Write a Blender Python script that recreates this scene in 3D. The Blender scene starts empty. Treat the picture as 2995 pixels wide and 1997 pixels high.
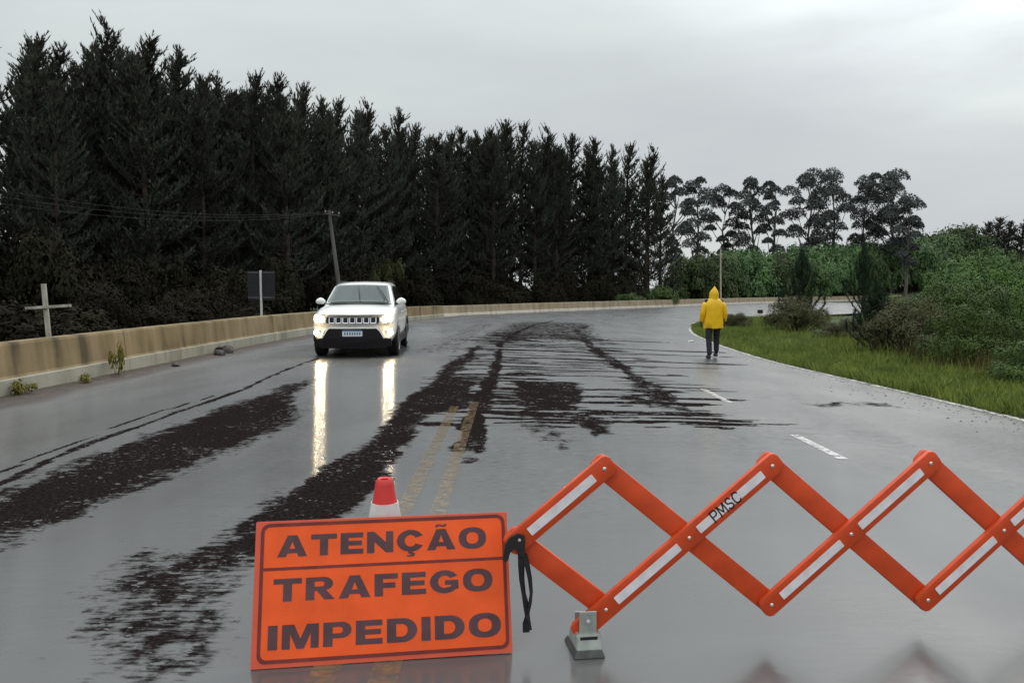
import bpy, bmesh, math, random
import numpy as np
from mathutils import Vector, Matrix

SC = bpy.context.scene
COL = SC.collection
rng = np.random.default_rng(11)
random.seed(7)

# ------------------------------------------------------------------ camera
cam_d = bpy.data.cameras.new("camera")
cam = bpy.data.objects.new("camera", cam_d)
COL.objects.link(cam)
cam_d.sensor_width = 36.0
cam_d.lens = 27.0
cam_d.clip_start = 0.05
cam_d.clip_end = 3000.0
cam.location = (0, 0, 1.5)
cam.rotation_euler = (math.radians(90 - 4.02), 0, 0)
SC.camera = cam

# ------------------------------------------------------------------ sky
SUN_EL, SUN_AZ = math.radians(42), math.radians(38)      # behind cloud, front right
world = bpy.data.worlds.new("World")
SC.world = world
world.use_nodes = True
wt = world.node_tree
wn, wl = wt.nodes, wt.links
wn.clear()
w_out = wn.new("ShaderNodeOutputWorld")
w_sky = wn.new("ShaderNodeTexSky")
w_sky.sky_type = 'NISHITA'
w_sky.sun_disc = False
w_sky.sun_elevation = SUN_EL
w_sky.sun_rotation = SUN_AZ
w_sky.dust_density = 3.0
w_bg1 = wn.new("ShaderNodeBackground")
w_bg1.inputs[1].default_value = 0.06
wl.new(w_sky.outputs[0], w_bg1.inputs[0])
# the cloud deck: a continuous overcast, brighter towards the zenith, with soft streaks
w_tc = wn.new("ShaderNodeTexCoord")
w_sep = wn.new("ShaderNodeSeparateXYZ")
wl.new(w_tc.outputs['Generated'], w_sep.inputs[0])
w_map = wn.new("ShaderNodeMapping")
w_map.inputs['Scale'].default_value = (1.0, 1.0, 3.6)
w_map.inputs['Location'].default_value = (0.35, 0.2, 0.0)
wl.new(w_tc.outputs['Generated'], w_map.inputs[0])
w_n1 = wn.new("ShaderNodeTexNoise")
w_n1.inputs['Scale'].default_value = 2.1
w_n1.inputs['Detail'].default_value = 5.0
w_n1.inputs['Roughness'].default_value = 0.5
wl.new(w_map.outputs[0], w_n1.inputs['Vector'])
w_r1 = wn.new("ShaderNodeValToRGB")
w_r1.color_ramp.elements[0].position = 0.34
w_r1.color_ramp.elements[0].color = (0.565, 0.600, 0.630, 1)
w_r1.color_ramp.elements[1].position = 0.68
w_r1.color_ramp.elements[1].color = (0.675, 0.725, 0.715, 1)
wl.new(w_n1.outputs[0], w_r1.inputs[0])
# where the sun stands behind it the deck is thinner and whiter
w_dot = wn.new("ShaderNodeVectorMath"); w_dot.operation = 'DOT_PRODUCT'
wl.new(w_tc.outputs['Generated'], w_dot.inputs[0])
w_dot.inputs[1].default_value = (math.cos(SUN_EL) * math.sin(SUN_AZ), math.cos(SUN_EL) * math.cos(SUN_AZ), math.sin(SUN_EL))
w_dr = wn.new("ShaderNodeMapRange")
w_dr.interpolation_type = 'SMOOTHSTEP'
w_dr.inputs['From Min'].default_value = 0.80
w_dr.inputs['From Max'].default_value = 1.0
w_dr.inputs['To Min'].default_value = 0.0
w_dr.inputs['To Max'].default_value = 1.0
wl.new(w_dot.outputs['Value'], w_dr.inputs['Value'])
w_up = wn.new("ShaderNodeMapRange")
w_up.interpolation_type = 'SMOOTHSTEP'
w_up.inputs['From Min'].default_value = 0.20
w_up.inputs['From Max'].default_value = 0.95
w_up.inputs['To Min'].default_value = 1.0
w_up.inputs['To Max'].default_value = 3.0
wl.new(w_sep.outputs['Z'], w_up.inputs['Value'])
w_n2 = wn.new("ShaderNodeTexNoise")
w_n2.inputs['Scale'].default_value = 5.5
w_n2.inputs['Detail'].default_value = 6.0
wl.new(w_map.outputs[0], w_n2.inputs['Vector'])
w_m1 = wn.new("ShaderNodeMath"); w_m1.operation = 'MULTIPLY'
wl.new(w_dr.outputs[0], w_m1.inputs[0]); wl.new(w_n2.outputs[0], w_m1.inputs[1])
w_m2 = wn.new("ShaderNodeMath"); w_m2.operation = 'MULTIPLY_ADD'
wl.new(w_m1.outputs[0], w_m2.inputs[0]); w_m2.inputs[1].default_value = 1.9
wl.new(w_up.outputs[0], w_m2.inputs[2])
w_mul = wn.new("ShaderNodeVectorMath"); w_mul.operation = 'SCALE'
wl.new(w_r1.outputs[0], w_mul.inputs[0]); wl.new(w_m2.outputs[0], w_mul.inputs['Scale'])
w_bg2 = wn.new("ShaderNodeBackground")
wl.new(w_mul.outputs[0], w_bg2.inputs[0])
w_mix = wn.new("ShaderNodeMixShader")
w_mix.inputs[0].default_value = 0.94
wl.new(w_bg1.outputs[0], w_mix.inputs[1]); wl.new(w_bg2.outputs[0], w_mix.inputs[2])
wl.new(w_mix.outputs[0], w_out.inputs[0])

# ------------------------------------------------------------------ sun behind the overcast
sun_d = bpy.data.lights.new("sun", 'SUN')
sun_d.energy = 0.6
sun_d.angle = math.radians(25)
sun_d.color = (1.0, 0.97, 0.92)
sun = bpy.data.objects.new("sun", sun_d)
COL.objects.link(sun)
sun.rotation_euler = (math.pi / 2 - SUN_EL, 0, math.pi - SUN_AZ)

vs = SC.view_settings
vs.view_transform = 'Standard'
vs.look = 'None'
vs.gamma = 1.0
vs.exposure = 0.0
vs.use_curve_mapping = False
SC.render.engine = 'CYCLES'
SC.cycles.use_denoising = True
SC.cycles.max_bounces = 6
SC.cycles.diffuse_bounces = 3
SC.cycles.glossy_bounces = 4
SC.cycles.transparent_max_bounces = 16
SC.cycles.sample_clamp_indirect = 6.0

# ------------------------------------------------------------------ helpers
def tag(o, label=None, cat=None, group=None, kind=None):
    if label: o["label"] = label
    if cat: o["category"] = cat
    if group: o["group"] = group
    if kind: o["kind"] = kind
    return o

def link(name, mesh, m=None, parent=None, loc=None, rot=None):
    o = bpy.data.objects.new(name, mesh)
    COL.objects.link(o)
    if m is not None:
        mesh.materials.clear()
        for mm in (m if isinstance(m, (list, tuple)) else [m]):
            mesh.materials.append(mm)
    if parent is not None: o.parent = parent
    if loc is not None: o.location = loc
    if rot is not None: o.rotation_euler = rot
    return o

def empty(name, loc=(0, 0, 0), rot=(0, 0, 0)):
    o = bpy.data.objects.new(name, None)
    COL.objects.link(o)
    o.location = loc
    o.rotation_euler = rot
    o.empty_display_size = 0.2
    return o

def smooth(o, on=True, angle=None):
    me = o.data
    me.polygons.foreach_set("use_smooth", [on] * len(me.polygons))
    if angle is not None:
        try: me.set_sharp_from_angle(angle=math.radians(angle))
        except Exception: pass
    return o

def arr_mesh(name, V, F):
    """V (n,3), F (m,k) index array -> mesh"""
    V = np.asarray(V, np.float32); F = np.asarray(F, np.int32)
    me = bpy.data.meshes.new(name)
    me.vertices.add(len(V)); me.vertices.foreach_set("co", V.ravel())
    k = F.shape[1]
    me.loops.add(F.size); me.loops.foreach_set("vertex_index", F.ravel())
    me.polygons.add(len(F))
    me.polygons.foreach_set("loop_start", np.arange(0, F.size, k, dtype=np.int32))
    me.update(calc_edges=True); me.validate()
    return me

def bm_mesh(name, bm):
    me = bpy.data.meshes.new(name)
    bmesh.ops.recalc_face_normals(bm, faces=bm.faces)
    bm.to_mesh(me); bm.free()
    return me

def add_box(bm, x0, x1, y0, y1, z0, z1, M=None, bevel=0.0):
    vs_ = [bm.verts.new(Vector(p)) for p in ((x0,y0,z0),(x1,y0,z0),(x1,y1,z0),(x0,y1,z0),(x0,y0,z1),(x1,y0,z1),(x1,y1,z1),(x0,y1,z1))]
    fs = [bm.faces.new([vs_[i] for i in f]) for f in ((3,2,1,0),(4,5,6,7),(0,1,5,4),(1,2,6,5),(2,3,7,6),(3,0,4,7))]
    if bevel > 0:
        es = list({e for f in fs for e in f.edges})
        r = bmesh.ops.bevel(bm, geom=es, offset=bevel, segments=2, affect='EDGES', profile=0.5)
        vs_ = list({v for f in r['faces'] for v in f.verts} | {v for v in vs_ if v.is_valid})
    if M is not None:
        bmesh.ops.transform(bm, matrix=M, verts=[v for v in vs_ if v.is_valid])
    return vs_

def add_tube(bm, pts, radii, n=8, cap=True):
    rings = []
    pts = [Vector(p) for p in pts]
    for i, p in enumerate(pts):
        d = (pts[min(i + 1, len(pts) - 1)] - pts[max(i - 1, 0)]).normalized()
        a = d.cross(Vector((0, 0, 1)))
        if a.length < 1e-3: a = d.cross(Vector((1, 0, 0)))
        a.normalize(); b = d.cross(a).normalized()
        r = radii[i] if isinstance(radii, (list, tuple)) else radii
        rings.append([bm.verts.new(p + a * (r * math.cos(2 * math.pi * k / n)) + b * (r * math.sin(2 * math.pi * k / n))) for k in range(n)])
    for i in range(len(rings) - 1):
        for k in range(n):
            bm.faces.new((rings[i][k], rings[i][(k + 1) % n], rings[i + 1][(k + 1) % n], rings[i + 1][k]))
    if cap:
        bm.faces.new(rings[0][::-1]); bm.faces.new(rings[-1])
    return rings

def add_lathe(bm, prof, n=32, M=None, cap=True):
    rings = []
    for r, z in prof:
        rings.append([bm.verts.new(((M or Matrix()) @ Vector((r * math.cos(2 * math.pi * k / n), r * math.sin(2 * math.pi * k / n), z)))) for k in range(n)])
    for i in range(len(rings) - 1):
        for k in range(n):
            bm.faces.new((rings[i][k], rings[i][(k + 1) % n], rings[i + 1][(k + 1) % n], rings[i + 1][k]))
    if cap:
        bm.faces.new(rings[0][::-1]); bm.faces.new(rings[-1])

def add_prism(bm, outline, d0, d1, M=None, bevel=0.0):
    """outline in local xz, extruded along local y from d0 (front) to d1"""
    a = [bm.verts.new((x, d0, z)) for x, z in outline]
    b = [bm.verts.new((x, d1, z)) for x, z in outline]
    n = len(outline)
    f0 = bm.faces.new(a); bm.faces.new(b[::-1])
    for i in range(n):
        bm.faces.new((a[i], b[i], b[(i + 1) % n], a[(i + 1) % n]))
    vv = a + b
    if bevel > 0:
        r = bmesh.ops.bevel(bm, geom=list(f0.edges), offset=bevel, segments=2, affect='EDGES', profile=0.5)
        vv = [v for v in vv if v.is_valid] + [v for v in r['verts']]
        vv = list(set(vv))
    if M is not None:
        bmesh.ops.transform(bm, matrix=M, verts=vv)
    return vv

def rrect(x0, x1, z0, z1, r, n=5):
    pts = []
    for cx, cz, a0 in ((x1 - r, z1 - r, 0), (x0 + r, z1 - r, 90), (x0 + r, z0 + r, 180), (x1 - r, z0 + r, 270)):
        for k in range(n + 1):
            a = math.radians(a0 + 90 * k / n)
            pts.append((cx + r * math.cos(a), cz + r * math.sin(a)))
    return pts

def copy_tree(o, parent=None):
    c = o.copy(); COL.objects.link(c)
    if parent is not None: c.parent = parent
    for ch in list(o.children): copy_tree(ch, c)
    return c

# ------------------------------------------------------------------ materials
def mat(name, color, rough=0.6, spec=0.5, metal=0.0, var=0.0, vscale=8.0, bump=0.0, bscale=40.0, col2=None, objvar=0.0, emit=None, estr=0.0, coat=0.0, vstretch=(1, 1, 1), trans=0.0):
    m = bpy.data.materials.new(name); m.use_nodes = True
    nt = m.node_tree; N, L = nt.nodes, nt.links
    b = N["Principled BSDF"]
    b.inputs['Base Color'].default_value = (*color, 1)
    b.inputs['Roughness'].default_value = rough
    b.inputs['Specular IOR Level'].default_value = spec
    b.inputs['Metallic'].default_value = metal
    b.inputs['Coat Weight'].default_value = coat
    if trans: b.inputs['Transmission Weight'].default_value = trans
    tc = N.new("ShaderNodeTexCoord")
    if var > 0 or col2 is not None:
        mp = N.new("ShaderNodeMapping"); mp.inputs['Scale'].default_value = vstretch
        L.new(tc.outputs['Object'], mp.inputs[0])
        nz = N.new("ShaderNodeTexNoise"); nz.inputs['Scale'].default_value = vscale; nz.inputs['Detail'].default_value = 6
        L.new(mp.outputs[0], nz.inputs['Vector'])
        rp = N.new("ShaderNodeValToRGB")
        c2 = col2 if col2 is not None else tuple(c * (1 - var) for c in color)
        c1 = color if col2 is not None else tuple(min(1, c * (1 + var)) for c in color)
        rp.color_ramp.elements[0].position = 0.32; rp.color_ramp.elements[0].color = (*c2, 1)
        rp.color_ramp.elements[1].position = 0.68; rp.color_ramp.elements[1].color = (*c1, 1)
        L.new(nz.outputs[0], rp.inputs[0])
        last = rp.outputs[0]
        if objvar > 0:
            oi = N.new("ShaderNodeObjectInfo")
            hs = N.new("ShaderNodeHueSaturation")
            mr = N.new("ShaderNodeMapRange"); mr.inputs['To Min'].default_value = 1 - objvar; mr.inputs['To Max'].default_value = 1 + objvar
            L.new(oi.outputs['Random'], mr.inputs['Value']); L.new(mr.outputs[0], hs.inputs['Value'])
            mr2 = N.new("ShaderNodeMapRange"); mr2.inputs['To Min'].default_value = 0.5 - objvar * 0.06; mr2.inputs['To Max'].default_value = 0.5 + objvar * 0.06
            L.new(oi.outputs['Random'], mr2.inputs['Value']); L.new(mr2.outputs[0], hs.inputs['Hue'])
            L.new(last, hs.inputs['Color']); last = hs.outputs[0]
        L.new(last, b.inputs['Base Color'])
    if bump > 0:
        nb = N.new("ShaderNodeTexNoise"); nb.inputs['Scale'].default_value = bscale; nb.inputs['Detail'].default_value = 4
        L.new(tc.outputs['Object'], nb.inputs['Vector'])
        bp = N.new("ShaderNodeBump"); bp.inputs['Strength'].default_value = bump; bp.inputs['Distance'].default_value = 0.01
        L.new(nb.outputs[0], bp.inputs['Height']); L.new(bp.outputs[0], b.inputs['Normal'])
    if emit is not None:
        b.inputs['Emission Color'].default_value = (*emit, 1); b.inputs['Emission Strength'].default_value = estr
    return m

M_pine = mat("pine_needles", (0.066, 0.080, 0.058), rough=0.75, spec=0.12, col2=(0.048, 0.044, 0.036), vscale=0.5, objvar=0.25)
M_bark = mat("pine_bark", (0.05, 0.038, 0.030), rough=0.95, spec=0.1, var=0.4, vscale=6)
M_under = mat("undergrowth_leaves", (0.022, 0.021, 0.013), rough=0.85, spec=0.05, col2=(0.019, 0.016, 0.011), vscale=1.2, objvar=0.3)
M_euc = mat("eucalyptus_leaves", (0.062, 0.072, 0.066), rough=0.65, spec=0.2, var=0.3, vscale=0.6, objvar=0.1)
M_eucbark = mat("eucalyptus_bark", (0.13, 0.12, 0.105), rough=0.9, spec=0.1, var=0.3, vscale=3)
M_broad = mat("broadleaf_leaves", (0.098, 0.150, 0.050), rough=0.6, spec=0.15, col2=(0.045, 0.075, 0.034), vscale=3.0, objvar=0.42)
M_bush = mat("bush_leaves", (0.085, 0.140, 0.028), rough=0.6, spec=0.15, col2=(0.045, 0.075, 0.022), vscale=3.0, objvar=0.25)
M_bushdry = mat("dry_bush_leaves", (0.10, 0.092, 0.042), rough=0.75, spec=0.15, col2=(0.045, 0.050, 0.024), vscale=3, objvar=0.2)
M_sapl = mat("young_pine_needles", (0.034, 0.058, 0.026), rough=0.7, spec=0.2, col2=(0.020, 0.034, 0.018), vscale=2.0, objvar=0.15)
M_twig = mat("twigs", (0.07, 0.055, 0.04), rough=0.9, spec=0.1, var=0.3)
M_grass = mat("grass_blades", (0.22, 0.27, 0.046), rough=0.55, spec=0.3, col2=(0.105, 0.150, 0.028), vscale=1.1)
M_drygrass = mat("dry_grass", (0.17, 0.115, 0.055), rough=0.8, spec=0.15, col2=(0.09, 0.08, 0.03), vscale=1.5)
M_conc = None

# ------------------------------------------------------------------ road geometry (three matching lines: left edge, centre, right edge)
Lp = np.array([(-6.55,-9,0),(-6.55,0,0),(-6.5,11,0),(-6.3,22,-.03),(-5.55,35,-.16),(-3.7,45.5,-.3),(-1.2,52.8,-.38),(5.0,60.6,-.4),(16.4,74.2,-.4),(30.4,90.3,-.4),(56,111.5,-.4),(98,146,-.4)], float)
Cp = np.array([(-.61,-9,0),(-.61,0,0),(-.60,11,0),(-.55,22,-.05),(0.4,32.5,-.17),(2.7,41.5,-.29),(6.6,48.3,-.36),(12.6,55.5,-.38),(23.2,67.6,-.38),(36.8,82.6,-.38),(62,104,-.38),(104,138,-.38)], float)
Rp = np.array([(6.45,-9,0),(6.45,0,0),(6.45,11,-.17),(6.5,20.5,-.32),(7.5,31.5,-.35),(9.9,39.8,-.37),(14.2,46.6,-.38),(20.2,51.5,-.38),(30.8,61.5,-.38),(43.5,75,-.38),(67.5,96.5,-.38),(109.5,130.5,-.38)], float)
def cr(P, t):
    t = np.clip(np.asarray(t, float), 0, len(P) - 1.0001)
    i = t.astype(int); f = (t - i)[..., None]
    p0 = P[np.maximum(i - 1, 0)]; p1 = P[i]; p2 = P[np.minimum(i + 1, len(P) - 1)]; p3 = P[np.minimum(i + 2, len(P) - 1)]
    return 0.5 * (2 * p1 + (p2 - p0) * f + (2 * p0 - 5 * p1 + 4 * p2 - p3) * f**2 + (3 * p1 - p0 - 3 * p2 + p3) * f**3)
def road_pt(t, u, dz=0.0):
    """t along (control index), u from -1 (left edge) over 0 (centre) to 1 (right edge)"""
    t = np.asarray(t, float); u = np.asarray(u, float)
    l, c, r = cr(Lp, t), cr(Cp, t), cr(Rp, t)
    a = np.clip(-u, 0, None)[..., None]; b = np.clip(u, 0, None)[..., None]
    p = c + (l - c) * a + (r - c) * b
    p[..., 2] += dz
    return p
_tt = np.linspace(0, 11, 2000)
_cy = cr(Cp, _tt)
_len = np.concatenate([[0], np.cumsum(np.linalg.norm(np.diff(_cy, axis=0), axis=1))])
def t_of_s(s): return np.interp(s, _len, _tt)          # s: metres along the centre line from its start at y=-9
def s_of_y(y): return np.interp(y, _cy[:, 1], _len)

# value noise for masks
class VNoise:
    def __init__(s, seed): s.g = np.random.default_rng(seed).random((256, 256))
    def at(s, x, y):
        xi = np.floor(x).astype(int); yi = np.floor(y).astype(int); fx = x - xi; fy = y - yi
        fx = fx * fx * (3 - 2 * fx); fy = fy * fy * (3 - 2 * fy)
        g = s.g; a = lambda i, j: g[i % 256, j % 256]
        return (a(xi, yi) * (1 - fx) + a(xi + 1, yi) * fx) * (1 - fy) + (a(xi, yi + 1) * (1 - fx) + a(xi + 1, yi + 1) * fx) * fy
    def fbm(s, x, y, o=4):
        v = 0; w = 0.5; tot = 0
        for k in range(o):
            v = v + w * s.at(x * 2**k + 17.3 * k, y * 2**k + 5.1 * k); tot += w; w *= 0.55
        return v / tot - 0.5
VN, VN2, VN3 = VNoise(1), VNoise(2), VNoise(3)
def sstep(a, b, x):
    f = np.clip((x - a) / (b - a), 0, 1); return f * f * (3 - 2 * f)
def poly_sd(px, py, poly):
    """signed distance, negative inside"""
    P = np.array(poly, float); Q = np.roll(P, -1, 0)
    d = np.full(px.shape, 1e9); ins = np.zeros(px.shape, bool)
    for (ax, ay), (bx, by) in zip(P, Q):
        ex, ey = bx - ax, by - ay
        h = np.clip(((px - ax) * ex + (py - ay) * ey) / (ex * ex + ey * ey + 1e-12), 0, 1)
        d = np.minimum(d, np.hypot(px - ax - h * ex, py - ay - h * ey))
        c = ((ay > py) != (by > py)) & (px < (bx - ax) * (py - ay) / (by - ay + 1e-12) + ax)
        ins ^= c
    return np.where(ins, -d, d)
def line_d(px, py, pts):
    d = np.full(px.shape, 1e9)
    for (ax, ay), (bx, by) in zip(pts[:-1], pts[1:]):
        ex, ey = bx - ax, by - ay
        h = np.clip(((px - ax) * ex + (py - ay) * ey) / (ex * ex + ey * ey), 0, 1)
        d = np.minimum(d, np.hypot(px - ax - h * ex, py - ay - h * ey))
    return d

s_rows = np.concatenate([np.arange(4, 10.5, 0.25), np.arange(10.5, 27, 0.05), np.arange(27, 42, 0.09), np.arange(42, 75, 0.25), np.arange(75, _len[-1] - .5, 1.0)])
u_cols = np.concatenate([np.linspace(-1, 0, 96)[:-1], np.linspace(0, 1, 112)])
TT, UU = np.meshgrid(t_of_s(s_rows), u_cols, indexing='ij')
RV = road_pt(TT, UU)
nr, nc = TT.shape
idx = np.arange(nr * nc).reshape(nr, nc)
RF = np.stack([idx[:-1, :-1], idx[:-1, 1:], idx[1:, 1:], idx[1:, :-1]], -1).reshape(-1, 4)
V = RV.reshape(-1, 3)
X, Y = V[:, 0].copy(), V[:, 1].copy()
road_me = arr_mesh("road", V, RF)
# wear of the asphalt: where coarse stone stands out of the water film ("drained") and where it is under it; dark ripple fronts are painted in too
wx = X + 0.50 * VN.fbm(X * 0.9, Y * 0.28) + 0.26 * VN2.fbm(X * 4, Y * 2.2)
wy = Y + 1.3 * VN2.fbm(X * 0.8, Y * 0.35) + 0.5 * VN3.fbm(X * 2.5, Y * 2.0)
bandA = [(-3.25,12.3),(-3.55,11.4),(-3.6,10.8),(-3.74,9.4),(-3.72,7.7),(-3.78,6.7),(-3.72,5.4),(-3.6,3.6),(-3.0,3.9),(-2.94,4.69),(-2.86,5.4),(-2.70,6.7),(-2.55,7.72),(-2.52,8.4),(-2.75,9.6),(-3.1,10.8)]
bandB = [(-0.98,20.5),(-1.2,15.54),(-1.22,11.98),(-1.36,10.5),(-1.4,8.5),(-1.5,7.3),(-1.62,6.5),(-1.72,5.55),(-1.78,4.86),(-1.8,4.3),(-1.9,3.9),(-1.7,3.55),(-1.52,3.6),(-1.5,4.3),(-1.28,4.95),(-1.14,5.6),(-1.08,6.5),(-1.03,7.9),(-0.96,8.8),(-0.42,9.25),(-0.45,11.98),(-0.83,12.8),(-0.86,19.5)]
def pm(poly, soft, off=0.0): return 1 - sstep(-soft, soft, poly_sd(wx, wy, poly) + off)
mask = np.maximum(pm(bandA, .46) * (1.0 + .5 * VN3.fbm(X * 1.5, Y * .5)), pm(bandB, .20) * (.72 + .28 * sstep(3.6, 5.4, Y)))
seam = [(2.2,41),(0.95,35),(0.31,29.2),(-0.31,21.2),(-0.33,15.5),(-0.32,12.0),(-0.37,9.74),(-0.43,8.6),(-0.44,7.5),(-0.46,6.6)]
ws = 0.07 + 0.05 * sstep(20, 9, Y) + 0.16 * VN3.fbm(X * 2.2, Y * 2.2)
mask = np.maximum(mask, (1 - sstep(.6, 1.5, line_d(wx * .4 + X * .6, Y, seam) / np.maximum(ws, .03))) * sstep(6.2, 7.4, Y + 1.5 * VN2.fbm(X * 3, Y * 2)))
for ln, w in (([(-4.16,16.4),(-4.13,13.5),(-3.95,10.97)], .05), ([(-3.95,10.97),(-4.02,9.06),(-4.08,7.28),(-3.93,5.8),(-3.9,4)], .06), ([(-4.12,10.6),(-4.3,8.9),(-4.22,6.9),(-4.1,5.2)], .035)):
    mask = np.maximum(mask, 0.95 * (1 - sstep(.4, 1.3, line_d(X + .1 * VN2.fbm(X * 2, Y * 1.2), Y, ln) / (w * (1 + 1.2 * VN3.fbm(X * 3, Y * 3))))))
track = [(3.3,35),(2.6,30),(2.17,22),(2.32,16.8),(2.25,13.6),(2.15,11.8),(2.0,9.8)]
mask = np.maximum(mask, 0.95 * (1 - sstep(.5, 1.5, line_d(wx, wy, track) / (.18 + .16 * sstep(13, 10.5, Y)))) * (0.75 + 0.9 * VN3.fbm(X * 2.2, Y * .9)) * sstep(8.8, 10, wy))
mask = np.maximum(mask, pm([(0.1,12.6),(1.05,12.5),(1.05,10.9),(0.78,9.4),(0.23,9.3)], .16) * .97)
mask = np.maximum(mask, pm([(0.02,9.0),(0.42,9.0),(0.5,7.3),(0.25,7.0),(0.0,7.9)], .22) * .55)
mask = np.maximum(mask, pm([(0.62,9.0),(0.98,9.0),(1.02,7.9),(0.7,7.5)], .16) * .8)
mask = np.maximum(mask, pm([(4.02,10.6),(5.3,10.6),(5.44,10.1),(4.13,10.1)], .2) * .56)
# ripple fronts crossing the carriageway, their dark tone painted in as thin wavy lines
for y0, xa, xb, w in ((24.6,-.5,5.5,.16),(20.9,-.5,6.3,.18),(19.2,-.45,6,.14),(17.0,-.4,5.6,.16),(15.7,-.4,4.6,.07),(14.4,-1.0,2.4,.10),(13.4,-.9,1.2,.07),(11.55,-.3,2.7,.12),(10.85,-.3,2.4,.11),(10.15,-.3,2.3,.11),(9.55,-.3,1.9,.07),(9.25,-.3,2.35,.12),(8.72,-.3,2.1,.07),(8.5,-.3,1.2,.05)):
    yy = y0 + 0.05 * (X - .5) + 0.5 * VN2.fbm(X * .5 + y0 * 3, X * 0 + y0)
    ln = np.abs(Y - yy) / (1.35 * w * (1.0 + 1.6 * VN3.fbm(X * 1.3 + y0, Y * .5)))
    mask = np.maximum(mask, .92 * (1 - sstep(.35, 1.1, ln)) * sstep(xa - .15, xa + .25, X) * (1 - sstep(xb - .8, xb + .4, X + 1.2 * VN.fbm(X * 2, Y * 1.5 + y0))))
for k in range(420):           # short broken dark streaks, lying across the lanes
    c_ = rng.random()
    if c_ < .30: x0, sp = rng.normal(.1, .45), 1
    elif c_ < .55: x0, sp = rng.normal(2.2, .40), 1
    elif c_ < .75: x0, sp = rng.uniform(-1.1, -.3), 1
    else: x0, sp = rng.uniform(-.4, 3.0), 1
    y0 = 8.3 + 19 * rng.random() ** 1.2; hl = float(rng.uniform(.14, .75)); th = .022 + .0055 * y0 * rng.uniform(.5, 1.3)
    sel = (np.abs(X - x0) < hl * 1.3) & (np.abs(Y - y0) < th * 2.5 + .2)
    if not sel.any(): continue
    dd = np.hypot((X[sel] - x0) / hl, (Y[sel] - y0 - .10 * VN3.fbm(X[sel] * 3, Y[sel])) / th)
    mask[sel] = np.maximum(mask[sel], .95 * (1 - sstep(.55, 1.1, dd)))
# the wheel tracks and the lane to the right of the seam run thin on water farther off
mask = np.maximum(mask, .62 * sstep(19, 26, Y) * (1 - sstep(36, 46, Y)) * (1 - sstep(1.2, 3.4, np.abs(wx - 1.0 - .012 * np.maximum(0, Y - 22) ** 1.6))) + .0 * X)
mask = np.maximum(mask, .45 * (1 - sstep(.3, .9, np.abs(wx + 1.75 - .03 * (Y - 20)))) * sstep(15, 19, Y) * (1 - sstep(34, 42, Y)))
mask = np.maximum(mask, pm([(-2.2,4.6),(-1.6,4.4),(-1.25,3.3),(-1.45,2.8),(-1.9,3.4)], .22) * .55)
mask = np.clip(mask, 0, 1)
at = road_me.attributes.new("drained", 'FLOAT', 'POINT')
at.data.foreach_set("value", mask.astype(np.float32))
edge_dirt = (1 - sstep(.0, .55, np.abs(UU.reshape(-1) + 1) * 5.9 + .5 * VN.fbm(X * 1.2, Y * .8)))
at = road_me.attributes.new("silt", 'FLOAT', 'POINT')
at.data.foreach_set("value", edge_dirt.astype(np.float32))
rip = sstep(6.5, 9.5, Y) * (1 - sstep(32, 48, Y)) * sstep(-2.4, -.2, X) * (1 - sstep(2.5, 5.0, X))
chop = .03 + .97 * sstep(3.0, 12.0, Y)
at = road_me.attributes.new("chop", 'FLOAT', 'POINT')
at.data.foreach_set("value", chop.astype(np.float32))
at = road_me.attributes.new("ripple", 'FLOAT', 'POINT')
at.data.foreach_set("value", rip.astype(np.float32))

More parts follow.
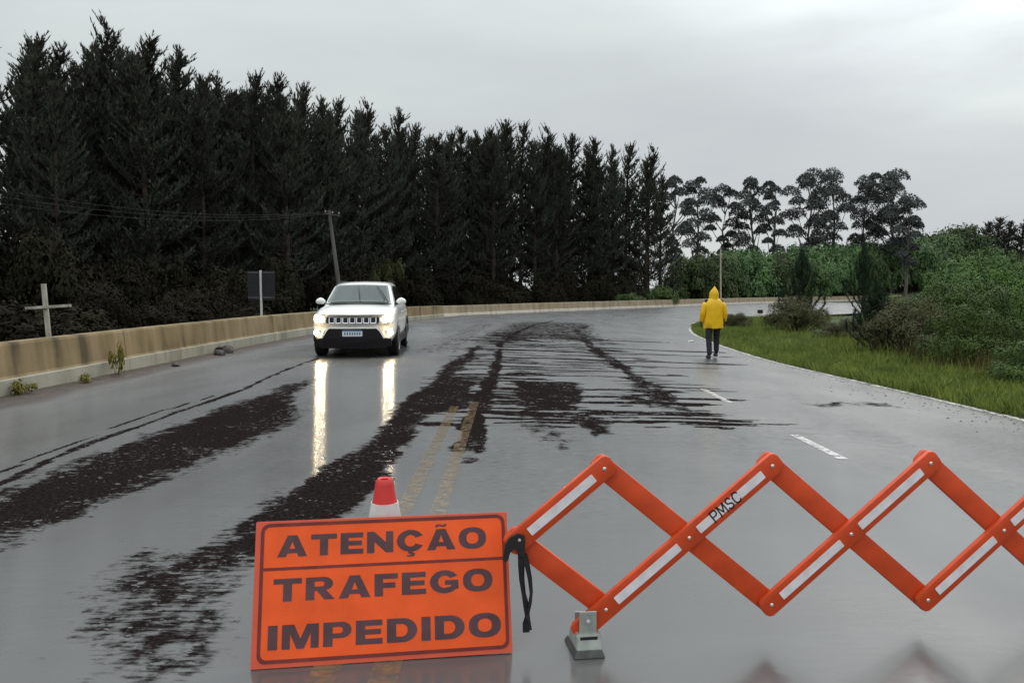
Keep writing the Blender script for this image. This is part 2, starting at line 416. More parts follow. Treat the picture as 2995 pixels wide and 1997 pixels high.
def road_material():
    m = bpy.data.materials.new("wet_asphalt"); m.use_nodes = True
    nt = m.node_tree; N, L = nt.nodes, nt.links; b = N["Principled BSDF"]
    geo = N.new("ShaderNodeNewGeometry")
    def attr(n):
        a = N.new("ShaderNodeAttribute"); a.attribute_name = n; return a.outputs['Fac']
    def noise(scale, detail=4, vec=None, stretch=None, rough=.5):
        n = N.new("ShaderNodeTexNoise"); n.inputs['Scale'].default_value = scale; n.inputs['Detail'].default_value = detail; n.inputs['Roughness'].default_value = rough
        mp = N.new("ShaderNodeMapping"); mp.inputs['Scale'].default_value = stretch or (1, 1, 1)
        L.new(geo.outputs['Position'], mp.inputs[0]); L.new(mp.outputs[0], n.inputs['Vector']); return n.outputs[0]
    def math_(op, a, bb, c=None, clamp=False):
        n = N.new("ShaderNodeMath"); n.operation = op; n.use_clamp = clamp
        for i, v in enumerate((a, bb, c)):
            if v is None: continue
            if isinstance(v, (int, float)): n.inputs[i].default_value = v
            else: L.new(v, n.inputs[i])
        return n.outputs[0]
    def mixf(f, a, bb):
        n = N.new("ShaderNodeMix"); n.data_type = 'FLOAT'
        for i, v in ((0, f), (2, a), (3, bb)):
            if isinstance(v, (int, float)): n.inputs[i].default_value = v
            else: L.new(v, n.inputs[i])
        return n.outputs[0]
    def mixc(f, a, bb):
        n = N.new("ShaderNodeMix"); n.data_type = 'RGBA'
        for i, v in ((0, f), (6, a), (7, bb)):
            if isinstance(v, tuple): n.inputs[i].default_value = (*v, 1)
            elif isinstance(v, (int, float)): n.inputs[i].default_value = v
            else: L.new(v, n.inputs[i])
        return n.outputs[2]
    dr = attr("drained")
    grain = noise(38, 3)
    patchy = noise(7, 5, stretch=(1, .5, 1))
    k = math_('ADD', dr, math_('MULTIPLY', math_('SUBTRACT', patchy, .5), .9))
    k = math_('ADD', k, math_('MULTIPLY', math_('SUBTRACT', noise(15, 4, stretch=(.5, 1.8, 1), rough=.65), .5), 1.1))
    # water left standing between the stones of the drained stretches
    def gl(scale, lo, hi, st):
        g = N.new("ShaderNodeMapRange"); g.interpolation_type = 'SMOOTHSTEP'; g.inputs['From Min'].default_value = lo; g.inputs['From Max'].default_value = hi
        L.new(noise(scale, 3, stretch=st, rough=.6), g.inputs['Value']); return g.outputs[0]
    wet = math_('MAXIMUM', gl(17, .60, .68, (.55, 1.0, 1)), gl(34, .60, .70, (.6, 1, 1)))
    wet = math_('MULTIPLY', wet, gl(1.6, .36, .60, (1, .6, 1)))
    k = math_('SUBTRACT', k, math_('MULTIPLY', wet, .75))
    r = N.new("ShaderNodeMapRange"); r.interpolation_type = 'SMOOTHSTEP'; r.inputs['From Min'].default_value = .34; r.inputs['From Max'].default_value = .66
    L.new(k, r.inputs['Value']); D = r.outputs[0]
    big = noise(.5, 4)
    base_film = mixc(big, (0.050, 0.049, 0.049), (0.122, 0.120, 0.117))
    stone = N.new("ShaderNodeMapRange"); stone.inputs['From Min'].default_value = .36; stone.inputs['From Max'].default_value = .70
    L.new(noise(48, 3, stretch=(.8, 1, 1), rough=.7), stone.inputs['Value'])
    base = mixc(D, base_film, mixc(stone.outputs[0], (0.0065, 0.0048, 0.0048), (0.026, 0.0195, 0.019)))
    base = mixc(attr("silt"), base, (0.050, 0.036, 0.030))
    L.new(base, b.inputs['Base Color'])
    rg_film = mixf(noise(1.1, 3, stretch=(1, .4, 1)), .06, .26)
    rg_film = math_('ADD', rg_film, math_('MULTIPLY', attr("chop"), .095))
    rough = mixf(D, rg_film, .55)
    # the ripples lie across the road, so the film is rougher along it than across it
    b.inputs['Anisotropic'].default_value = .95
    tg = N.new("ShaderNodeCombineXYZ"); tg.inputs[1].default_value = 1.0
    L.new(tg.outputs[0], b.inputs['Tangent'])
    rough = mixf(attr("silt"), rough, .55)
    L.new(rough, b.inputs['Roughness'])
    L.new(mixf(D, .85, .0), b.inputs['Specular IOR Level'])
    # relief: grain of the stone, fine rain rings, long ripples running across the lane
    h = math_('MULTIPLY', math_('SUBTRACT', grain, .5), mixf(D, .0003, .005))
    rp1 = noise(3.2, 3, stretch=(.45, 1.6, 1))
    h = math_('ADD', h, math_('MULTIPLY', rp1, mixf(attr("ripple"), .0009, .012)))
    h = math_('ADD', h, math_('MULTIPLY', noise(16, 2, stretch=(.7, 1.3, 1)), .0005))
    bp = N.new("ShaderNodeBump"); bp.inputs['Strength'].default_value = 1.0; bp.inputs['Distance'].default_value = 1.0
    L.new(h, bp.inputs['Height'])
    # rain and wind ripple on the water film: crests run across the road, so slopes tilt along it
    def vec(op, a, bb):
        n = N.new("ShaderNodeVectorMath"); n.operation = op
        for i, v in enumerate((a, bb)):
            if isinstance(v, tuple): n.inputs[i].default_value = v
            else: L.new(v, n.inputs[i])
        return n.outputs[0]
    sy = math_('SUBTRACT', noise(21, 4, stretch=(.45, 3.0, 1), rough=.75), .5)
    sx = math_('SUBTRACT', noise(14, 2, stretch=(1, 1, 1)), .5)
    calm = N.new("ShaderNodeMapRange"); calm.inputs['To Min'].default_value = .35; calm.inputs['To Max'].default_value = 1.25
    calm.inputs['From Min'].default_value = .35; calm.inputs['From Max'].default_value = .62
    L.new(noise(.45, 2, stretch=(1, .6, 1)), calm.inputs['Value'])
    amp = math_('MULTIPLY', math_('MULTIPLY', attr("chop"), .95), calm.outputs[0])
    cmb = N.new("ShaderNodeCombineXYZ")
    L.new(math_('MULTIPLY', sx, math_('MULTIPLY', amp, .10)), cmb.inputs[0]); L.new(math_('MULTIPLY', sy, amp), cmb.inputs[1])
    nv = vec('NORMALIZE', vec('ADD', geo.outputs['Normal'], cmb.outputs[0]), (0, 0, 0))
    L.new(nv, bp.inputs['Normal']); L.new(bp.outputs[0], b.inputs['Normal'])
    return m
M_road = road_material()
road = link("road", road_me, M_road); smooth(road)
tag(road, "wet grey asphalt road bending away to the right", None, None, "structure")

# near samples of the road for ground heights
_sv = RV[::4, ::8].reshape(-1, 3)
def road_near(x, y):
    x = np.atleast_1d(np.asarray(x, float)); y = np.atleast_1d(np.asarray(y, float))
    d = np.empty(len(x)); z = np.empty(len(x))
    for i in range(0, len(x), 400):
        q = (x[i:i+400, None] - _sv[None, :, 0])**2 + (y[i:i+400, None] - _sv[None, :, 1])**2
        j = q.argmin(1); d[i:i+400] = np.sqrt(q[np.arange(len(j)), j]); z[i:i+400] = _sv[j, 2]
    return d, z
def road_z(x, y): return float(road_near([x], [y])[1][0])

# painted markings
def paint(name, color, wear_lo, wear_hi, rough=.3, alpha=1.0):
    m = bpy.data.materials.new(name); m.use_nodes = True
    nt = m.node_tree; N, L = nt.nodes, nt.links; b = N["Principled BSDF"]
    geo = N.new("ShaderNodeNewGeometry")
    n1 = N.new("ShaderNodeTexNoise"); n1.inputs['Scale'].default_value = 11; n1.inputs['Detail'].default_value = 6; n1.inputs['Roughness'].default_value = .65
    L.new(geo.outputs['Position'], n1.inputs['Vector'])
    r = N.new("ShaderNodeMapRange"); r.inputs['From Min'].default_value = wear_lo; r.inputs['From Max'].default_value = wear_hi
    L.new(n1.outputs[0], r.inputs['Value'])
    b.inputs['Base Color'].default_value = (*color, 1)
    b.inputs['Roughness'].default_value = rough
    b.inputs['Specular IOR Level'].default_value = 1.6
    tr = N.new("ShaderNodeBsdfTransparent"); mx = N.new("ShaderNodeMixShader")
    am = N.new('ShaderNodeMath'); am.operation = 'MULTIPLY'; am.inputs[1].default_value = alpha
    L.new(r.outputs[0], am.inputs[0]); L.new(am.outputs[0], mx.inputs[0]); L.new(tr.outputs[0], mx.inputs[1]); L.new(b.outputs[0], mx.inputs[2])
    L.new(mx.outputs[0], N["Material Output"].inputs[0])
    return m
M_yel = paint("worn_yellow_paint", (0.31, 0.21, 0.105), .36, .66, .16, .62)
M_whi = paint("worn_white_paint", (0.70, 0.66, 0.65), .36, .56, .25, .9)
M_whi2 = paint("worn_edge_paint", (0.80, 0.78, 0.73), .42, .52, .3)
def ribbon(name, s0, s1, uc, hw_m, m, label, side_width=7.05, step=.4):
    ss = np.arange(s0, s1 + step * .5, step); t = t_of_s(ss)
    P = []
    for k in (-1, 1):
        u = uc + k * hw_m / (side_width if uc >= 0 else 5.9)
        P.append(road_pt(t, np.full(len(t), u), .004))
    VV = np.concatenate(P); n = len(t); i = np.arange(n - 1)
    FF = np.stack([i, i + n, i + n + 1, i + 1], -1)
    o = link(name, arr_mesh(name, VV, FF), m); tag(o, label, None, None, "structure")
    return o
Y9 = 9.0
ribbon("lane_marking", 5, 18.6, (-.12) / 5.9, .055, M_yel, "left stripe of the worn double yellow centre line")
ribbon("lane_marking", 5, 18.9, (.115) / 7.05, .055, M_yel, "right stripe of the worn double yellow centre line")
for a in (6.85, 10.5):
    ribbon("lane_marking", a + 9 - .05, a + 9 + (1.35 if a < 12 else 2.0), 3.60 / 7.05, .05, M_whi, "short worn white dash on the wet right lanes")
ribbon("edge_marking", 8, 66, (7.05 - .10) / 7.05, .062, M_whi2, "broken white edge line along the grass verge")
ribbon("edge_marking", 50, _len[-1] - 1, .93, .07, M_whi2, "white edge line round the far bend", step=1.0)

# ------------------------------------------------------------------ ground
gx = np.concatenate([np.arange(-220, -40, 12), np.arange(-40, 60, 1.0), np.arange(60, 230, 8), [400, 900]])
gyy = np.concatenate([[-300, -120], np.arange(-40, -4, 6), np.arange(-4, 90, 1.0), np.arange(90, 200, 5), np.arange(200, 420, 25), [700, 1400]])
gx = np.concatenate([[-900, -420], gx])
GX, GY = np.meshgrid(gx, gyy, indexing='ij')
gd, gz0 = road_near(GX.ravel(), GY.ravel())
def ground_rel(x, y, d):
    right = sstep(0, 8, x - np.interp(y, Cp[:, 1], Cp[:, 0]))
    rel = -.16 + sstep(.6, 3.0, d) * (.14 - .30 * (1 - right)) + .25 * sstep(3, 14, d) * right
    rel = rel + 2.6 * np.exp(-((x - 72) / 38)**2 - ((y - 150) / 36)**2)
    return rel + .10 * VN.fbm(x * .21, y * .21) * sstep(1.5, 5, d)
GZ = gz0 + ground_rel(GX.ravel(), GY.ravel(), gd)
def ground_z(x, y):
    d, z = road_near([x], [y]); return float((z + ground_rel(np.array([x]), np.array([y]), d))[0])
gi = np.arange(GX.size).reshape(GX.shape)
GF = np.stack([gi[:-1, :-1], gi[1:, :-1], gi[1:, 1:], gi[:-1, 1:]], -1).reshape(-1, 4)
M_ground = mat("ground_cover", (0.045, 0.060, 0.020), rough=.9, spec=.15, col2=(0.028, 0.026, 0.016), vscale=.6, bump=.6, bscale=6)
ground = link("ground", arr_mesh("ground", np.stack([GX.ravel(), GY.ravel(), GZ], -1), GF), M_ground); smooth(ground)
tag(ground, "dark grassy ground beside the road", None, None, "structure")

def strip(name, edge, offs, m, kind_label, t0, t1, n, nseed=0):
    """ruled sheet from a road edge outward; offs = [(distance, dz)]"""
    t = np.linspace(t0, t1, n); E = cr(edge, t); Cc = cr(Cp, t)
    o = E[:, :2] - Cc[:, :2]; o /= np.linalg.norm(o, axis=1)[:, None]
    rows = []
    for d, dz in offs:
        p = E.copy(); p[:, :2] += o * d; p[:, 2] += dz + (.05 * VN3.fbm(p[:, 0] * .8, p[:, 1] * .8) if d > .2 else 0)
        rows.append(p)
    k = len(offs); VV = np.stack(rows, 1).reshape(-1, 3)
    ii = np.arange(n * k).reshape(n, k)
    FF = np.stack([ii[:-1, :-1], ii[:-1, 1:], ii[1:, 1:], ii[1:, :-1]], -1).reshape(-1, 4)
    ob = link(name, arr_mesh(name, VV, FF), m); smooth(ob)
    tag(ob, kind_label, None, None, "structure"); return ob
M_dirt = mat("wet_dirt", (0.060, 0.043, 0.036), rough=.55, spec=.35, var=.35, vscale=5, bump=.8, bscale=14)
M_verge = mat("verge_turf", (0.045, 0.070, 0.016), rough=.85, spec=.2, col2=(0.030, 0.040, 0.014), vscale=1.1, bump=.7, bscale=12)
strip("dirt_strip", Lp, [(-.06, -.012), (.0, .01), (.2, .025), (.6, .03), (1.6, -.06)], M_dirt, "strip of wet brown dirt at the foot of the barrier", 0, 10.9, 260)
strip("grass_verge", Rp, [(-.01, -.01), (.03, .025), (.6, .06), (2.0, .08), (4.5, .10), (7.0, .05)], M_verge, "green grass verge along the right road edge", 0, 6.6, 240)

# ------------------------------------------------------------------ concrete barriers
def stained_concrete(name, c_hi, c_lo, streak):
    m = bpy.data.materials.new(name); m.use_nodes = True
    nt = m.node_tree; N, L = nt.nodes, nt.links; b = N["Principled BSDF"]
    geo = N.new("ShaderNodeNewGeometry")
    def noise(scale, stretch, detail=5):
        n = N.new("ShaderNodeTexNoise"); n.inputs['Scale'].default_value = scale; n.inputs['Detail'].default_value = detail
        mp = N.new("ShaderNodeMapping"); mp.inputs['Scale'].default_value = stretch
        L.new(geo.outputs['Position'], mp.inputs[0]); L.new(mp.outputs[0], n.inputs['Vector']); return n.outputs[0]
    r = N.new("ShaderNodeValToRGB")
    r.color_ramp.elements[0].position = .38; r.color_ramp.elements[0].color = (*c_lo, 1)
    r.color_ramp.elements[1].position = .62; r.color_ramp.elements[1].color = (*c_hi, 1)
    e = r.color_ramp.elements.new(.47); e.color = (*streak, 1)
    a = N.new("ShaderNodeMath"); a.operation = 'ADD'
    s1 = N.new("ShaderNodeMath"); s1.operation = 'MULTIPLY'; s1.inputs[1].default_value = .6
    s2 = N.new("ShaderNodeMath"); s2.operation = 'MULTIPLY'; s2.inputs[1].default_value = .4
    L.new(noise(3.0, (1, 1, .10)), s1.inputs[0]); L.new(noise(1.1, (1, 1, 1)), s2.inputs[0])
    L.new(s1.outputs[0], a.inputs[0]); L.new(s2.outputs[0], a.inputs[1])
    L.new(a.outputs[0], r.inputs[0]); L.new(r.outputs[0], b.inputs['Base Color'])
    b.inputs['Roughness'].default_value = .75; b.inputs['Specular IOR Level'].default_value = .3
    bp = N.new("ShaderNodeBump"); bp.inputs['Strength'].default_value = .5; bp.inputs['Distance'].default_value = .012
    L.new(noise(18, (1, 1, .6)), bp.inputs['Height']); L.new(bp.outputs[0], b.inputs['Normal'])
    return m
M_par = stained_concrete("stained_tan_concrete", (.265, .195, .11), (.075, .055, .030), (.175, .128, .062))
M_par2 = stained_concrete("far_tan_concrete", (.36, .29, .20), (.22, .165, .105), (.29, .23, .15))
M_pli = stained_concrete("pale_concrete", (.36, .34, .28), (.20, .185, .14), (.29, .275, .22))
M_plw = stained_concrete("whitewashed_kerb", (.68, .65, .60), (.46, .43, .38), (.60, .57, .52))

def catmull_path(P, step):
    P = np.array(P, float); t = np.linspace(0, len(P) - 1, 800); q = cr(P, t)
    s = np.concatenate([[0], np.cumsum(np.linalg.norm(np.diff(q, axis=0), axis=1))])
    n = max(2, int(round(s[-1] / step)))
    return [(q0, np.linspace(a, bb, 4)) for q0, a, bb in ((None, s[-1] * i / n, s[-1] * (i + 1) / n) for i in range(n))], q, s
def barrier(name, pts, label, prof_par, prof_pli, m_par, m_pli, step, side=1.0, gap=.012):
    root = empty(name, tuple(pts[0])); tag(root, label, "barrier")
    secs, q, s = catmull_path(pts, step)
    org = Vector(pts[0])
    for kind, prof, mm in (("parapet_section", prof_par, m_par), ("plinth_section", prof_pli, m_pli)):
        for _, ss in secs:
            ss = ss.copy(); ss[0] += gap / 2; ss[-1] -= gap / 2
            P = np.stack([np.interp(ss, s, q[:, k]) for k in range(3)], 1)
            T = np.stack([np.interp(ss + .2, s, q[:, k]) - np.interp(ss - .2, s, q[:, k]) for k in range(3)], 1)
            bm = bmesh.new(); rings = []
            jz = random.uniform(-.006, .006); jo = random.uniform(-.006, .006)
            for p, tt in zip(P, T):
                nrm = Vector((-tt[1], tt[0], 0)).normalized()      # away from the road (left of travel)
                rings.append([bm.verts.new(Vector(p) - org + nrm * (o + jo) + Vector((0, 0, z + (jz if z > .3 else 0)))) for o, z in prof])
            k = len(prof)
            for a, b2 in zip(rings[:-1], rings[1:]):
                for i in range(k): bm.faces.new((a[i], a[(i + 1) % k], b2[(i + 1) % k], b2[i]))
            bm.faces.new(rings[0][::-1]); bm.faces.new(rings[-1])
            link(kind, bm_mesh(kind, bm), mm, root)
    return root
near_pts = [(-7.0,-6,0),(-7.0,4,0),(-6.94,10.3,0),(-6.80,17,0),(-6.5,25.5,-.05),(-5.65,35.5,-.18),(-4.0,45.2,-.3)]
P_par = [(.035,.24),(.06,.27),(.10,.70),(.115,.735),(.30,.74),(.32,.70),(.36,.0),(.10,.0)]
P_pli = [(.0,-.06),(.0,.225),(.015,.24),(.09,.24),(.09,-.06)]
barrier("concrete_barrier", near_pts, "long stained tan concrete barrier running along the left road edge", P_par, P_pli, M_par, M_pli, 4.0)
far_pts = [(-4.6,47.0,-.35),(-3.3,50.6,-.4),(-.3,55.0,-.4),(4.3,61.1,-.4),(15.9,74.7,-.4),(30.0,90.9,-.4),(55.5,112.1,-.4),(97,147,-.4)]
P_par_f = [(.03,.20),(.06,.25),(.10,.68),(.115,.71),(.30,.715),(.32,.68),(.36,-.05),(.10,-.05)]
P_pli_f = [(.0,-.06),(.0,.19),(.02,.20),(.09,.20),(.09,-.06)]
barrier("concrete_barrier", far_pts, "far concrete barrier with a whitewashed foot round the outside of the bend", P_par_f, P_pli_f, M_par2, M_plw, 3.6)

# ------------------------------------------------------------------ foliage builders
def unit(v): return v / np.maximum(np.linalg.norm(v, axis=-1, keepdims=True), 1e-9)
def needles(P, D, Lr, n, length, width, r, spread=.8, up=.25):
    """thin needle triangles along shoots: P start (m,3), D unit dir (m,3), Lr shoot length (m,)"""
    m = len(P)
    u = r.random((m, n)) ** .8
    base = P[:, None] + D[:, None] * (u * Lr[:, None])[..., None]
    nd = unit(D[:, None] * .8 + r.normal(0, spread * .6, (m, n, 3)) + np.array([0, 0, up]))
    ln = length * (.6 + .8 * r.random((m, n)))[..., None]
    side = unit(np.cross(nd, r.normal(0, 1, (m, n, 3)))) * (width * (.6 + .8 * r.random((m, n))))[..., None]
    V = np.stack([base - side * .5, base + side * .5, base + nd * ln], 2).reshape(-1, 3)
    return V, np.arange(len(V)).reshape(-1, 3)
def leaf_quads(P, Nn, size, r, aspect=.55):
    a = unit(np.cross(Nn, r.normal(0, 1, P.shape))); b = np.cross(Nn, a)
    s = (size * (.55 + .9 * r.random(len(P))))[:, None]
    V = np.stack([P - a * s, P + b * s * aspect, P + a * s, P - b * s * aspect], 1).reshape(-1, 3)
    return V, np.arange(len(V)).reshape(-1, 4)

def make_pine(seed, h=16.0, crown_from=.12, lean=.5, dense=1.0, ragged=.3):
    r = np.random.default_rng(seed)
    starts, dirs, lens = [], [], []
    bm = bmesh.new()
    def axis(z): return Vector((lean * max(0, z / h - .55) ** 2 * 3, .0, z))
    zs = np.linspace(0, h - .5, 9)
    add_tube(bm, [axis(z) for z in zs], [.19 * (1 - z / h) ** .8 + .025 for z in zs], 6)
    z = h * crown_from
    while z < h - .35:
        f = z / h
        reach = (2.55 * (1 - f) ** .42 * min(1, .50 + 1.8 * (1 - f)) + .15) * (1 - .5 * max(0, .35 - f))
        for k in range(int(r.integers(2, 4))):
            a = r.random() * 6.283
            L_ = reach * (1 - ragged + 2 * ragged * r.random())
            el0 = math.radians(2 + 42 * f ** 2 + r.normal(0, 10)); el1 = math.radians(62 + 22 * f + r.normal(0, 7))
            p = axis(z + r.normal(0, .12)); o = Vector((math.cos(a), math.sin(a), 0))
            ns = max(2, int(L_ / .38) + 1); pts = [p.copy()]
            for i in range(ns):
                el = el0 + (el1 - el0) * (i / ns) ** 1.3
                d = (o * math.cos(el) + Vector((0, 0, math.sin(el))) + Vector((.30 * f * f * lean, 0, 0))).normalized()
                if i >= ns * .2 or f > .7:
                    starts.append(tuple(p)); dirs.append(tuple(d)); lens.append(L_ / ns * (1.2 if i < ns - 1 else 1.8 + .6 * f))
                    for sd in ((-1, 1) if f < .70 or r.random() < .6 else (random.choice((-1, 1)),)):      # side shoots turn up like candles
                        q = (d * .5 + Vector((-o.y, o.x, 0)) * sd * (.5 + .3 * r.random()) + Vector((.12 * lean, 0, .55 + .4 * f))).normalized()
                        starts.append(tuple(p)); dirs.append(tuple(q)); lens.append((.30 + .34 * r.random()) * (1.1 - .35 * f))
                p = p + d * (L_ / ns); pts.append(p.copy())
            if L_ > .9: add_tube(bm, pts, [.03 * (1 - i / len(pts)) + .006 for i in range(len(pts))], 3, cap=False)
        z += (.30 if f < .6 else .24) * (.6 + .8 * r.random())
    top = axis(h - .5)
    starts += [tuple(top - Vector((0, 0, .9))), tuple(top)]; dirs += [(.10 * lean, 0, 1)] * 2; lens += [.9, .6]
    for _ in range(4):
        starts.append(tuple(top - Vector((0, 0, .5 + .5 * r.random())))); v = Vector((r.normal(0, .3) + .2 * lean, r.normal(0, .3), 1)).normalized(); dirs.append(tuple(v)); lens.append(.7)
    P, D, Ls = np.array(starts), np.array(dirs), np.array(lens)
    V, F = needles(P, unit(D), Ls, int(14 * dense), .22, .06, r, .48, .35)
    return bm_mesh("pine_trunk", bm), arr_mesh("pine_crown", V, F)
PINES = [make_pine(s, lean=l, ragged=g, crown_from=c) for s, l, g, c in ((1, .55, .30, .16), (2, .35, .42, .10), (3, .8, .36, .2), (4, .45, .25, .12), (5, .65, .5, .22))]
def place_pine(x, y, ztop, v, label, group=None, sxy=1.0, rz=0.0):
    z = ground_z(x, y) - .1
    root = empty("pine_tree", (x, y, z), (0, 0, rz)); s = (ztop - z) / 16.5
    root.scale = (s * sxy, s * sxy, s)
    tag(root, label, "tree", group)
    link("trunk", PINES[v][0], None, root); link("crown", PINES[v][1], None, root)
    return root
for a, b in PINES:
    a.materials.append(M_bark); b.materials.append(M_pine)
SKY = [(-24.7,40.3,14.8,0,"pine with a pointed top at the far left of the treeline"),
 (-24.4,41.8,14.7,2,"slim pine between the far left pointed pine and the tallest pine"),
 (-24.7,44.1,14.4,3,"low topped pine left of the tallest pine in the row"),
 (-23.4,45.0,16.9,4,"tallest pine of the row, its ragged top bent by the wind"),
 (-22.0,44.9,15.4,1,"bushy pine just right of the tallest ragged pine"),
 (-21.8,46.6,16.7,0,"sharp topped pine second right of the tallest ragged pine"),
 (-20.8,47.9,16.5,2,"pine with a narrow upright top before the step down in the treeline"),
 (-19.3,48.5,14.9,3,"lower rounded pine at the step down in the treeline"),
 (-18.6,51.2,14.8,1,"pine at the lowest notch in the left half of the treeline"),
 (-16.9,50.8,15.8,0,"pine with twin pointed tips right of the treeline notch"),
 (-16.2,53.0,16.2,2,"broad topped pine above and behind the back of the dark road sign"),
 (-15.1,56.1,16.6,1,"pine whose top stands left above the leaning utility pole"),
 (-14.2,57.8,15.8,3,"pine rising straight behind the leaning utility pole"),
 (-13.5,59.7,16.2,0,"pine just right of the leaning utility pole"),
 (-12.0,62.6,16.4,4,"loose topped pine above the roof of the white car"),
 (-10.0,66.4,17.0,2,"tall pine with a bent tip above the right side of the white car"),
 (-8.4,66.6,15.9,1,"drooping shouldered pine right of the bent tipped pine over the car"),
 (-5.7,70.2,15.9,0,"first pine of the even middle stretch of the treeline"),
 (-4.8,70.8,16.3,3,"second pine of the even middle stretch of the treeline"),
 (-3.6,70.4,15.9,2,"third pine of the even middle stretch, above the break in the barrier"),
 (-2.3,70.4,16.2,0,"candle topped pine left of the tall pair in mid treeline"),
 (-.9,73.5,17.5,2,"left pine of the tall pair in the middle of the treeline"),
 (.8,72.6,17.2,0,"right pine of the tall pair in the middle of the treeline"),
 (3.0,73.8,16.7,4,"pine right of the tall middle pair with spread top shoots"),
 (5.7,76.4,17.0,1,"pine left of the thin gap in the right part of the row"),
 (7.9,76.7,16.5,3,"rounded pine beside the thin gap in the right part of the row"),
 (9.6,77.2,15.9,2,"third pine from the right end of the row"),
 (11.6,78.7,16.4,0,"second pine from the right end of the row"),
 (13.7,77.9,15.6,4,"pine at the right end of the row, next to the far rounded trees"),
 (15.4,80.2,13.4,1,"lower pine closing the right end of the pine row")]
for x, y, zt, v, lab in SKY:
    place_pine(x, y, zt, v, lab, "pines of the skyline behind the barrier", sxy=random.uniform(.95, 1.2), rz=random.uniform(-.5, .5))
LINE = np.array([(s[0], s[1], s[2]) for s in SKY])
for k in range(96):                       # rows behind and between
    f = random.random() * (len(LINE) - 1.001); i = int(f); p = LINE[i] + (LINE[i + 1] - LINE[i]) * (f - i)
    tdir = np.array([-.62, .78]); dep = random.choice([-1.6, 2.5, 5.5, 5.5, 8.5])
    x, y = p[0] + tdir[0] * dep + random.uniform(-1.1, 1.1), p[1] + tdir[1] * dep + random.uniform(-1, 1)
    zt = (p[2] - 1.5) * (1 + dep / max(p[1], 30)) + 1.5 - random.uniform(.5, 2.0)
    place_pine(x, y, zt, random.randrange(5), "dark pine filling the plantation between the taller skyline pines", "pines filling the plantation", sxy=random.uniform(1.0, 1.35), rz=random.uniform(0, 6.28))
for k in range(9):
    place_pine(-27 - k * 1.6 + random.uniform(-.6, .6), 39 - k * 2.6 + random.uniform(-1, 1), 15 + random.uniform(-1, 1.5), k % 5, "dark pine filling the plantation between the taller skyline pines", "pines filling the plantation", sxy=1.2, rz=random.uniform(0, 6.28))

def make_bush(seed, n, size, lumps=9, flat=.85, hollow=.70):
    """unit bush: radius 1, height 1; leaf clumps on several lobes"""
    r = np.random.default_rng(seed); Ps, Ns = [], []
    bm = bmesh.new()
    for i in range(lumps):
        a = r.random() * 6.28; rr = .72 * math.sqrt(r.random()); c = np.array([rr * math.cos(a), rr * math.sin(a), .16 + .60 * r.random() * (1 - .75 * rr ** 2)])
        rad = .15 + .15 * r.random() + (.10 if lumps < 12 else 0)
        add_tube(bm, [(0.04 * math.cos(a), .04 * math.sin(a), -.05), (c[0] * .6, c[1] * .6, c[2] * .55), tuple(c)], [.022, .014, .006], 5)
        m = n // lumps; d = unit(r.normal(0, 1, (m, 3))); d[:, 2] = np.where(d[:, 2] < -.35, -d[:, 2], d[:, 2])
        q = rad * (hollow + (1.15 - hollow) * r.random((m, 1)) ** .7) * (1 + .22 * np.sin(d[:, :1] * 7 + i) * np.cos(d[:, 1:2] * 6 - i))
        Ps.append(c + d * q * np.array([1, 1, flat])); Ns.append(unit(d + r.normal(0, .32, (m, 3)) + np.array([0, 0, .15])))
    P, Nn = np.concatenate(Ps), np.concatenate(Ns); k = P[:, 2] > -.02; P, Nn = P[k], Nn[k]
    return bm_mesh("stems", bm), arr_mesh("foliage", *leaf_quads(P, Nn, size, r))
def plant(name, meshes, x, y, w, h, label, cat, group=None, mleaf=None, rz=None, z=None, part=("stem", "foliage")):
    root = empty(name, (x, y, (ground_z(x, y) if z is None else z) - .04), (0, 0, random.uniform(0, 6.28) if rz is None else rz))
    root.scale = (w, w, h); tag(root, label, cat, group)
    link(part[0], meshes[0], None, root)
    f = link(part[1], meshes[1], None, root)
    if mleaf is not None:
        if not meshes[1].materials: meshes[1].materials.append(mleaf)
        f.material_slots[0].link = 'OBJECT'; f.material_slots[0].material = mleaf
    if not meshes[0].materials: meshes[0].materials.append(M_twig)
    return root
UND = [make_bush(40 + i, 7000, .040, 10) for i in range(3)]
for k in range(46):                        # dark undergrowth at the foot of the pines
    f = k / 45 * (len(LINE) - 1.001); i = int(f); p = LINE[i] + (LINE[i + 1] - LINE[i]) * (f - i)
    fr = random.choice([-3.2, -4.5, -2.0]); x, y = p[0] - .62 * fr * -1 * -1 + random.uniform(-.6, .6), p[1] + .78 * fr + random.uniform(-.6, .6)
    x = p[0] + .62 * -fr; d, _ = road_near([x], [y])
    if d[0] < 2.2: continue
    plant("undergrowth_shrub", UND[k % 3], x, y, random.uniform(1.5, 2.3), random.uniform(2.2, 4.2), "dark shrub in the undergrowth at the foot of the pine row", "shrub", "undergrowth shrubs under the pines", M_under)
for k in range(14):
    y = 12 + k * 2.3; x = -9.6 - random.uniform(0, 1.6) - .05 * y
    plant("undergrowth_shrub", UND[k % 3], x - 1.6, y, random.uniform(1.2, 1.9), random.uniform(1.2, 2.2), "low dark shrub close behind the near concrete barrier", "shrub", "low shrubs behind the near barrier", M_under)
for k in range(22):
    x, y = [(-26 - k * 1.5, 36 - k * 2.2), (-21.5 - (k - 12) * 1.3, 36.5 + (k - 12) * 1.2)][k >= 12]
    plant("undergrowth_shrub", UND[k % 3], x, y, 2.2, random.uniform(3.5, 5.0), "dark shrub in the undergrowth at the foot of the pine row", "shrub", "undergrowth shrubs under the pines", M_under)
plant("olive_shrub", make_bush(61, 8000, .035, 12), -10.3, 62, 1.9, 6.0, "tall olive green shrub behind the white car at the wood's edge", "shrub", None, mat("olive_leaves", (.060, .066, .022), rough=.7, spec=.2, var=.35, vscale=1.5))
